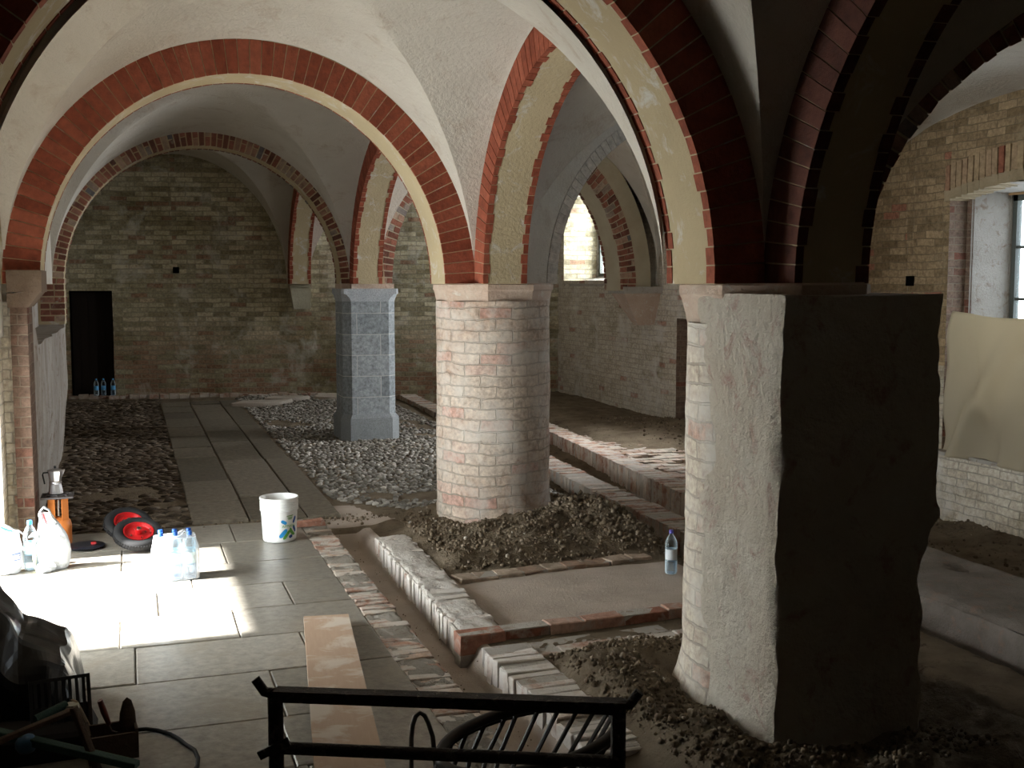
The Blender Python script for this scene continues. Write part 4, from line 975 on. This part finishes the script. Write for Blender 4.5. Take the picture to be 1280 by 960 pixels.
# bottles
PET = mat_clear('clear_blue_plastic', (.74,.86,.92), .28, .06); CAPB = mat_plain('blue_cap', (.04,.30,.62), .4, .4, bstr=0); LAB = mat_plain('bottle_label', (.62,.78,.80), .5, .3, bs=25, bstr=0); LABB = mat_plain('blue_bottle_label', (.10,.35,.65), .5, .3, bs=25, bstr=0)
WATER = mat_clear('water', (.62,.74,.86), .35, .05)
def bottle(loc, label, s=1.0, lab=LAB, group=None, capm=CAPB):
    b = thing('water_bottle', label, 'bottle', loc, random.uniform(0, 6), group)
    pr_ = [(0,.006),(.028,.0),(.040,.006),(.044,.02),(.044,.05),(.042,.06),(.044,.07),(.044,.10),(.0415,.105),(.0415,.185),(.044,.19),(.044,.205),(.040,.235),(.028,.265),(.015,.285),(.0135,.30)]
    m_ = MB(); m_.lathe([(r*s, z*s) for r, z in pr_], 28, cap=False); m_.build('bottle_body', PET, b, smooth=50)
    m_ = MB(); m_.lathe([(.0425*s,.108*s),(.0425*s,.182*s)], 28, cap=False); m_.build('bottle_label', lab, b, smooth=60)
    m_ = MB(); m_.lathe([(0,.007*s),(.040*s,.008*s),(.0415*s,.02*s),(.0415*s,.06*s),(.0415*s,.098*s),(0,.099*s)], 24, cap=False); m_.build('water', WATER, b, smooth=50)
    m_ = MB(); m_.lathe([(.0165*s,.293*s),(.0165*s,.315*s),(.014*s,.318*s),(0,.318*s)], 18, cap=False); m_.build('cap', capm, b, smooth=40)
    return b
bottle((-.70, 8.40, .002), 'clear water bottle with pale label standing between the two white bags', 1.1)
fb = bottle((3.60, 7.04, -.055), 'tall clear water bottle standing behind the big pier edge', 1.0, mat_plain('white_bottle_label', (.7,.74,.78), .5, .3, bs=25, bstr=0), capm=mat_plain('violet_cap', (.1,.08,.4), .4, .4, bstr=0))
# pack of six
pk = []
locs = [(.16+.093*i, 7.80+.095*j) for j in range(2) for i in range(3)]
nm = ['front left', 'front middle', 'front right', 'back left', 'back middle', 'back right']
b0 = bottle((locs[0][0], locs[0][1], .002), 'bottle at the %s of the wrapped water pack' % nm[0], 1.03, LAB, 'bottles in the sunlit shrink-wrapped pack', mat_plain('deep_blue_cap', (.02,.10,.42), .4, .4, bstr=0))
for (x, y), n_ in list(zip(locs, nm))[1:]: dup(b0, (x, y, .002), 0, 'bottle at the %s of the wrapped water pack' % n_)
WRAP = mat_clear('shrink_film', (.92,.94,.97), .48, .2)
m_ = MB()
def wrapf(s, t):
    a = 2*pi*s; z = .005+.285*t; k = 1-.28*max(0, t-.68)**1.2*3*.6
    ex = .155*k; ey = .105*k; c_, s_ = cos(a), sin(a)
    q = 1/(abs(c_)**5+abs(s_)**5)**(1/5.)
    p = Vector((.253+ex*c_*q, 7.8475+ey*s_*q, z)); p += noise.noise_vector(p*18)*.006; return p
m_.grid(wrapf, 72, 24)
tp = [wrapf(i/24, 1) for i in range(24)]; m_.face(tp)
o = m_.build('shrink_wrap', WRAP, smooth=50); tag(o, 'transparent film wrapped around the six water bottles on sunlit slabs', 'plastic film')
m_ = MB(); m_.tube([(.26,7.84,.285),(.285,7.835,.31),(.31,7.84,.325),(.335,7.83,.318)], [.02,.026,.02,.008], 8, flat=.5); m_.rough(.012, 30); m_.build('film_knot', WRAP, o, smooth=60)
# three bottles before the end wall door
tb = bottle((-.58, 20.92, .04), 'left one of three small bottles before the dark end wall door', .95, LABB, 'three bottles at the end wall door')
dup(tb, (-.46, 20.94, .04), 1, 'middle one of three small bottles before the dark end wall door'); dup(tb, (-.30, 20.9, .04), 2, 'right one of three small bottles before the dark end wall door')

# carrier bags
BAGM, nt, b = newmat('white_bag_film'); setb(b, .45, .4); b.inputs['Base Color'].default_value = (.50,.52,.53,1)
g = N(nt, 'ShaderNodeTexCoord').outputs['Object']; bump(nt, b, nz(nt, g, 14, 5, .6, 1.2), .8, .02)
tl = N(nt, 'ShaderNodeBsdfTranslucent'); tl.inputs[0].default_value = (.5,.52,.55,1); mx = N(nt, 'ShaderNodeMixShader'); mx.inputs[0].default_value = .3
L(nt, b.outputs[0], mx.inputs[1]); L(nt, tl.outputs[0], mx.inputs[2]); L(nt, mx.outputs[0], [n for n in nt.nodes if n.type == 'OUTPUT_MATERIAL'][0].inputs[0])
def bag(loc, rz, prof, label, seed, top_open=True):
    r = thing('carrier_bag', label, 'bag', loc, rz)
    m_ = MB()
    def fn(s, t):
        k = t*(len(prof)-1); i = min(int(k), len(prof)-2); f = k-i
        A, B = prof[i], prof[i+1]; z, rx, ry, ox = [A[q]+(B[q]-A[q])*f for q in range(4)]
        a = 2*pi*s; q = 1/(abs(cos(a))**3+abs(sin(a))**3)**(1/3.)
        p = Vector((ox+rx*cos(a)*q, ry*sin(a)*q, z)); p += noise.noise_vector(p*11+Vector((seed,0,0)))*.018*(.3+min(1, z*8)) + noise.noise_vector(p*28+Vector((seed,2,0)))*.007
        p.z = max(p.z, .002); return p
    m_.grid(fn, 64, 40); m_.build('bag_body', BAGM, r, smooth=70); return r
bg = bag((-.86, 8.36, 0), .1, [(.003,.02,.02,0),(.003,.09,.07,0),(.06,.115,.085,0),(.18,.115,.085,-.01),(.27,.10,.07,-.02),(.32,.075,.04,-.04),(.36,.05,.02,-.06)], 'white printed shopping bag slumped at the left edge beside the bottle', 3)
m_ = MB(); m_.tube([(.03,-.03,.31),(.09,-.05,.30),(.135,-.05,.26),(.15,-.05,.20),(.12,-.05,.165),(.09,-.06,.20),(.07,-.07,.24)], .016, 8, flat=.25); m_.build('handle', BAGM, bg, smooth=60)
m_ = MB(); m_.tube([(-.02,-.06,.335),(.02,-.075,.315),(.05,-.075,.31)], .016, 6, flat=.3, m=0); m_.build('printed_stripe', BLUE, bg)
m_ = MB()
for k in range(4): m_.tube([(.055-.012*(k%2),-.088-.004*k*0,.10+k*.014),(.095,-.070,.105+k*.014)], .003, 5)
m_.build('printed_text_lines', NAVY, bg)
bg = bag((-.545, 8.40, 0), -.1, [(.003,.03,.03,0),(.003,.085,.06,0),(.06,.105,.075,0),(.15,.11,.075,.0),(.24,.09,.06,-.01),(.31,.065,.04,-.025),(.36,.045,.022,-.045),(.40,.03,.012,-.055)], 'tall white carrier bag with raised handle in front of the gas bottle', 9)
m_ = MB(); m_.tube([(-.075,-.01,.36),(-.085,-.01,.41),(-.06,-.012,.44),(-.025,-.01,.42),(-.008,-.01,.37),(.02,0,.33)], .022, 8, flat=.3); m_.build('handle', BAGM, bg, smooth=60)
m_ = MB(); m_.tube([(-.058,-.035,.395),(-.048,-.045,.36),(-.035,-.05,.325)], .012, 8, flat=.4); m_.build('red_packet', REDP, bg, smooth=50)
m_ = MB(); m_.tube([(-.09,-.05,.25),(-.13,-.05,.255),(-.16,-.04,.24)], [.03,.025,.01], 8, flat=.6); m_.rough(.01, 20); m_.build('side_fold', BAGM, bg, smooth=60)
sb = bag((-.60, 8.30, 0), .5, [(.003,.02,.02,0),(.003,.06,.035,0),(.03,.075,.045,0),(.06,.06,.03,.01),(.085,.025,.012,.02)], 'small crumpled plastic bag on the floor in front of tall white bag', 15)
br_ = thing('bread_loaf', 'yellowish loaf peeking out between water bottle and tall bag', 'bread', (-.655, 8.52, 0), .4)
m_ = MB(); m_.lathe([(0,.0),(.035,.01),(.045,.05),(.045,.13),(.03,.17),(0,.18)], 18, cap=False); m_.build('crust', mat_plain('bread_crust', (.58,.42,.12), .8, .2, bs=30, bstr=.4), br_, smooth=60)

# plank
m_ = MB(); Lp_ = 2.9
m_.grid(lambda s,t: ((t-.5)*.262, -s*Lp_, .0+.004*noise.noise(Vector((s*6,t,0)))), 60, 6)
m_.box((-.131,-Lp_,-.030),(.131,0,-.001))
PLK, nt, b = newmat('pale_pine_board'); setb(b, .7, .25)
g = N(nt, 'ShaderNodeTexCoord').outputs['Object']; mp = N(nt, 'ShaderNodeMapping'); mp.inputs['Scale'].default_value = (16,1.3,1); L(nt, g, mp.inputs[0])
c = mixc(nt, nz(nt, mp.outputs[0], 4, 5, .6), (.42,.29,.20), (.52,.38,.28)); c = mixc(nt, step(nt, nz(nt, g, 3.2, 5, .6, .6), .50, .60), c, (.60,.52,.44))
L(nt, c, b.inputs['Base Color'])
pk_ = tag(m_.build('wooden_plank', PLK), 'pale wooden board lying on the slabs and running under the trestle', 'plank')
pk_.location = (1.055, 6.50, .045); pk_.rotation_euler = (radians(-3.7), 0, radians(-7.4))

# trestle
IRON = mat_noise('rusty_black_iron', (.035,.028,.025), (.075,.055,.045), 12, 90, .9, .55, .5, c3=(.24,.20,.17))
tr = thing('metal_trestle', 'black rusty metal trestle frame in the foreground', 'trestle', (.33, 3.03, 0), math.atan2(2.63-3.03, 1.22-.33))
TL = math.hypot(2.63-3.03, 1.22-.33); x0_, x1_ = .02, TL-.022
m_ = MB()
m_.hexa([(x0_,-.020,.868),(x1_+.02,-.020,.866),(x1_+.02,.02,.866),(x0_,.02,.868),(x0_,-.02,.895),(x1_+.02,-.02,.895),(x1_+.02,.02,.895),(x0_,.02,.895)]); m_.box((x0_,-.022,.893),(x1_+.02,.022,.899)); m_.build('top_rail', IRON, tr)
for xx, s_ in ((x0_, -1), (x1_, 1)):
    m_ = MB(); m_.tube([(xx,0,.875),(xx,0,.5),(xx,0,.02)], .021, 12); m_.build('post', IRON, tr, smooth=50)
    m_ = MB(); m_.tube([(xx-.005*s_,0,.885),(xx+.03*s_,0,.89),(xx+.055*s_,0,.925)], [.016,.014,.013], 8, flat=1); m_.build('hook', IRON, tr, smooth=50)
    m_ = MB(); m_.tube([(xx,-.28,.015),(xx,.28,.015)], .015, 8); m_.build('foot', IRON, tr)
m_ = MB(); m_.tube([(x0_,0,.733),(x1_,0,.730)], .017, 10); m_.rough(.003, 40); m_.build('lower_rail', IRON, tr, smooth=50)
m_ = MB(); m_.box((-.045,-.03,-.012),(.05,-.022,.012), M=Matrix.Translation((x0_,0,.740)) @ Matrix.Rotation(radians(-28), 4, 'Y')); m_.build('clamp_plate', IRON, tr)

# basket
WICK = mat_plain('dark_stained_slat', (.035,.028,.024), .6, .35)
bs_ = thing('slatted_basket', 'dark round slatted basket on the floor behind the trestle', 'basket', (1.36, 3.78, -.0), 0)
m_ = MB(); R = .34
rim = [(R*cos(a)*1.0, R*.75*sin(a), (.33+.05*cos(a)+.0*sin(a))) for a in [2*pi*k/48 for k in range(48)]]
m_.tube(rim, .021, 8, closed=True); m_.build('rim', WICK, bs_, smooth=60)
for k in range(26):
    a = 2*pi*k/26; m_ = MB(); p0 = Vector(rim[int(k*48/26)]); p1 = Vector((.20*cos(a)-.16, .14*sin(a)-.02, .03)); pm = (p0+p1)/2+Vector((cos(a),sin(a),0))*.035
    m_.tube([p0, pm, p1], .012, 6, flat=.5); m_.build('slat', WICK, bs_)
m_ = MB(); m_.lathe([(0,.02),(.205,.02),(.205,.035),(0,.035)], 30, cx=-.16, sy=.72, cap=False); m_.build('base', WICK, bs_)
m_ = MB(); m_.tube([(R*cos(a)*1.01, R*.76*sin(a), .30+.05*cos(a)) for a in [2*pi*k/48 for k in range(48)]], .006, 6, closed=True); m_.build('band', WICK, bs_)
m_ = MB(); m_.tube([(0,0,0),(0,0,.20),(.0,0,.36),(.006,0,.41),(.016,.0,.44),(.033,0,.452),(.050,0,.44),(.064,0,.41),(.078,-.01,.36),(.092,-.01,.20),(.10,-.01,0)], .009, 8)
o = tag(m_.build('metal_hoop', mat_plain('grey_hoop', (.16,.15,.14), .4, .4), smooth=60), 'thin bent hoop standing left of the slatted basket', 'hoop'); o.location = (.93, 3.86, -.01)

# dark heap at lower left
PLS = mat_plain('black_plastic_sheet', (.008,.009,.010), .30, .4, bs=9, bstr=.5)
m_ = MB()
def heap(s, t):
    x = -.86 + s*.60; y = 5.15 + t*.75
    rx = min(1, (1-s)/.12); ry = min(1, t/.25, (1-t)/.2)
    hgt = np.interp(s, [0,.35,.6,1], [.84,.60,.38,.30])
    e = max(0, min(rx, ry)); z = .02+(hgt*e**.45)
    d = noise.noise_vector(Vector((x*7,y*7,z*5)))*.035
    return (x+d.x, y+d.y, max(.0, z+d.z))
m_.grid(heap, 34, 34); o = m_.build('plastic_sheet', PLS); tag(o, 'crumpled black plastic sheet over a heap at the left edge', 'plastic sheet')
DG = mat_plain('dark_grey_plastic', (.05,.05,.05), .4, .45)
cr = thing('paint_grid', 'dark slotted plastic grid tray leaning in front of the black sheet', 'tray', (-.33, 5.12, .17), radians(-14)); cr.rotation_euler = (radians(72), 0, radians(8))
m_ = MB(); m_.box((-.125,-.12,-.012),(.125,-.105,.012)); m_.box((-.125,.105,-.012),(.125,.12,.012)); m_.box((-.125,-.12,-.012),(-.11,.12,.012)); m_.box((.11,-.12,-.012),(.125,.12,.012)); m_.box((-.12,-.12,-.014),(.12,.0,-.006)); m_.build('rim_frame', DG, cr)
for k in range(8): m_ = MB(); m_.box((-.105+k*.028,-.11,-.008),(-.092+k*.028,.11,.006)); m_.build('slat', DG, cr)
WOODD = mat_noise('old_grey_wood', (.075,.05,.035), (.13,.09,.065), 6, 50, .5, .8, .2, stretch=(1,6,6)); GREENW = mat_noise('faded_green_paint', (.03,.075,.06), (.05,.10,.085), 6, 60, .4, .7, .3)
tx = thing('tool_box', 'open wooden tool box with tools at lower left', 'tool box', (-.12, 4.92, 0), .1)
m_ = MB(); m_.box((-.10,-.08,0),(.10,.08,.012)); m_.build('bottom_board', WOODD, tx)
for lo, hi in (((-.10,-.08,0),(.10,-.068,.115)), ((-.10,.068,0),(.10,.08,.115)), ((-.10,-.08,0),(-.088,.08,.13)), ((.088,-.08,0),(.10,.08,.13))): m_ = MB(); m_.box(lo, hi); m_.build('side_board', WOODD, tx)
tw = thing('trowel', 'trowel with dark red handle standing in the tool box', 'trowel', (-.13, 4.93, .03), .3)
m_ = MB(); m_.tube([(0,0,.10),(-.02,0,.16),(-.035,0,.215)], [.010,.014,.012], 8); m_.build('handle', mat_plain('dark_red_handle', (.16,.03,.02), .5, .4), tw, smooth=60)
m_ = MB(); m_.tube([(0,0,.10),(.01,0,.07),(.04,0,.05)], .005, 6); m_.box((.02,-.04,.02),(.06,.04,.024)); m_.build('blade', STEEL, tw)
tw = thing('hand_brush', 'oval wooden hand brush standing upright in the tool box', 'brush', (-.055, 4.92, .03), .2)
m_ = MB(); m_.lathe([(0,0),(.025,.02),(.036,.09),(.032,.15),(.018,.20),(0,.215)], 18, sx=1, sy=.3, cap=False); m_.build('brush_back', WOODD, tw, smooth=60)
m_ = MB(); m_.box((-.02,.012,.03),(.02,.04,.15), jit=.004); m_.build('bristles', DG, tw)
m_ = MB(); m_.box((-.13,-.05,0),(.13,.05,.05), jit=.012, cham=.012); o = tag(m_.build('brick_fragment', CURBR), 'loose reddish brick lying on the paving edge right of the white bucket', 'brick'); o.location = (1.36, 9.20, 0); o.rotation_euler[2] = .12
def beam(name, label, a, b_, w, h, mat, cat):
    a = Vector(a); b_ = Vector(b_); d_ = b_-a; q = d_.to_track_quat('X', 'Z').to_matrix().to_4x4()
    m_ = MB(); m_.box((0,-w/2,-h/2),(d_.length,w/2,h/2), jit=.003, cham=.003, M=None); o = m_.build(name, mat); o.matrix_world = Matrix.Translation(a) @ q; return tag(o, label, cat)
beam('painted_batten', 'long faded green batten lying across the lower left heap', (-.78,5.02,.20), (-.02,4.66,.05), .045, .03, GREENW, 'batten')
beam('wooden_batten', 'brown batten rising to a joint above the green batten', (-.62,4.72,.17), (-.26,4.86,.24), .03, .02, WOODD, 'batten')
beam('wooden_batten', 'upright brown lath crossing the tool box corner', (-.17,4.72,.02), (-.26,4.80,.27), .028, .018, WOODD, 'batten')
beam('wooden_batten', 'short pale lath leaning behind the tool box', (-.20,5.06,.03), (-.27,5.02,.22), .05, .016, mat_plain('pale_lath', (.34,.26,.18), .8, .2), 'batten')
m_ = MB(); m_.box((-.62,4.92,.0),(-.20,5.35,.10), jit=.02, cham=.02); tag(m_.build('rubble_sack', mat_plain('dark_sack', (.03,.027,.025), .8, .2), None), 'dark flattened sack under the tools at lower left', 'sack')
bl = thing('paint_roller', 'green-handled roller lying over the dark sack', 'roller', (-.33, 4.98, .20), .2)
m_ = MB(); m_.tube([(-.10,-.06,.0),(.03,.0,.02)], .018, 10); m_.build('handle', GREENW, bl, smooth=50); m_ = MB(); m_.lathe([(0,-.02),(.03,-.018),(.034,0),(.03,.018),(0,.02)], 16, cx=.05, cap=False); m_.build('end_cap', mat_plain('pale_cap', (.4,.38,.3), .5, .4), bl, smooth=50)
m_ = MB(); m_.lathe([(0,0),(.03,.005),(.043,.025),(.043,.05),(.03,.07),(0,.075)], 20, cap=False); o = tag(m_.build('spray_can_lid', mat_plain('dull_blue', (.05,.14,.26), .4, .4), smooth=50), 'dull blue round cap among the tools at lower left', 'cap'); o.location = (-.45, 4.86, .08)
m_ = MB(); m_.tube([(-.03,5.14,.012),(.02,5.135,.012),(.07,5.10,.012),(.12,5.04,.012),(.155,4.97,.012),(.18,4.90,.012),(.212,4.83,.012),(.222,4.74,.012),(.215,4.66,.012),(.185,4.57,.012),(.12,4.48,.012)], .009, 8)
tag(m_.build('cable', RUB, smooth=60), 'black cable curving over the slabs at lower left', 'cable')

# ------------------------------------------------------------------ light
w = bpy.data.worlds.new('world'); sc.world = w; w.use_nodes = True
bgn = w.node_tree.nodes['Background']; bgn.inputs[0].default_value = (.86,.94,1.0,1); bgn.inputs[1].default_value = 6.0
def area(name, loc, target, sx, sy, power, color=(1,1,1)):
    l = bpy.data.lights.new(name, 'AREA'); l.shape = 'RECTANGLE'; l.size = sx; l.size_y = sy; l.energy = power; l.color = color
    o = bpy.data.objects.new(name, l); COL.objects.link(o); o.location = loc
    d_ = Vector(target)-Vector(loc); o.rotation_euler = d_.to_track_quat('-Z', 'Z').to_euler(); return o
area('daylight_doorway', (-1.75, 7.5, .9), (0, 7.5, .95), 2.2, 1.7, 225, (.96,1.0,.97))
area('daylight_window_near', (9.5, 10.0, 3.0), (6.5, 7.0, 1.4), 2.0, 1.6, 170, (1,.96,.9))
area('daylight_window_far', (8.9, 18.2, 3.1), (6.0, 18.0, 2.2), 2.0, 1.4, 300, (1,.98,.94))
area('added_fill_window_mid', (8.6, 12.3, 2.3), (5.5, 14.0, 1.7), 1.1, 1.4, 640, (1,.98,.95))  # fill lamp at the added window, brightens the middle and far bays
s = bpy.data.lights.new('sun', 'SUN'); s.energy = 75; s.angle = radians(2.5); s.color = (1,.98,.95)
so = bpy.data.objects.new('sun', s); COL.objects.link(so); el = radians(38); so.rotation_euler = Vector((cos(el), .03, -sin(el))).to_track_quat('-Z', 'Z').to_euler()

# ------------------------------------------------------------------ camera
F_, HY, VX = 1400., 355., 160.
p = atan((480-HY)/F_); yaw = atan((640-VX)/(F_/cos(p)))
cam = bpy.data.cameras.new('camera'); cam.sensor_width = 36; cam.lens = F_/1280*36; cam.clip_end = 100
co = bpy.data.objects.new('camera', cam); COL.objects.link(co); co.location = (0, 0, 2.0)
co.rotation_euler = (pi/2-p, 0, -yaw); sc.camera = co
sc.view_settings.view_transform = 'Standard'; sc.view_settings.look = 'None'; sc.view_settings.gamma = 1; sc.view_settings.exposure = 0
sc.cycles.max_bounces = 10; sc.cycles.diffuse_bounces = 6; sc.cycles.transparent_max_bounces = 16; sc.cycles.sample_clamp_indirect = 6
sc.cycles.use_denoising = True
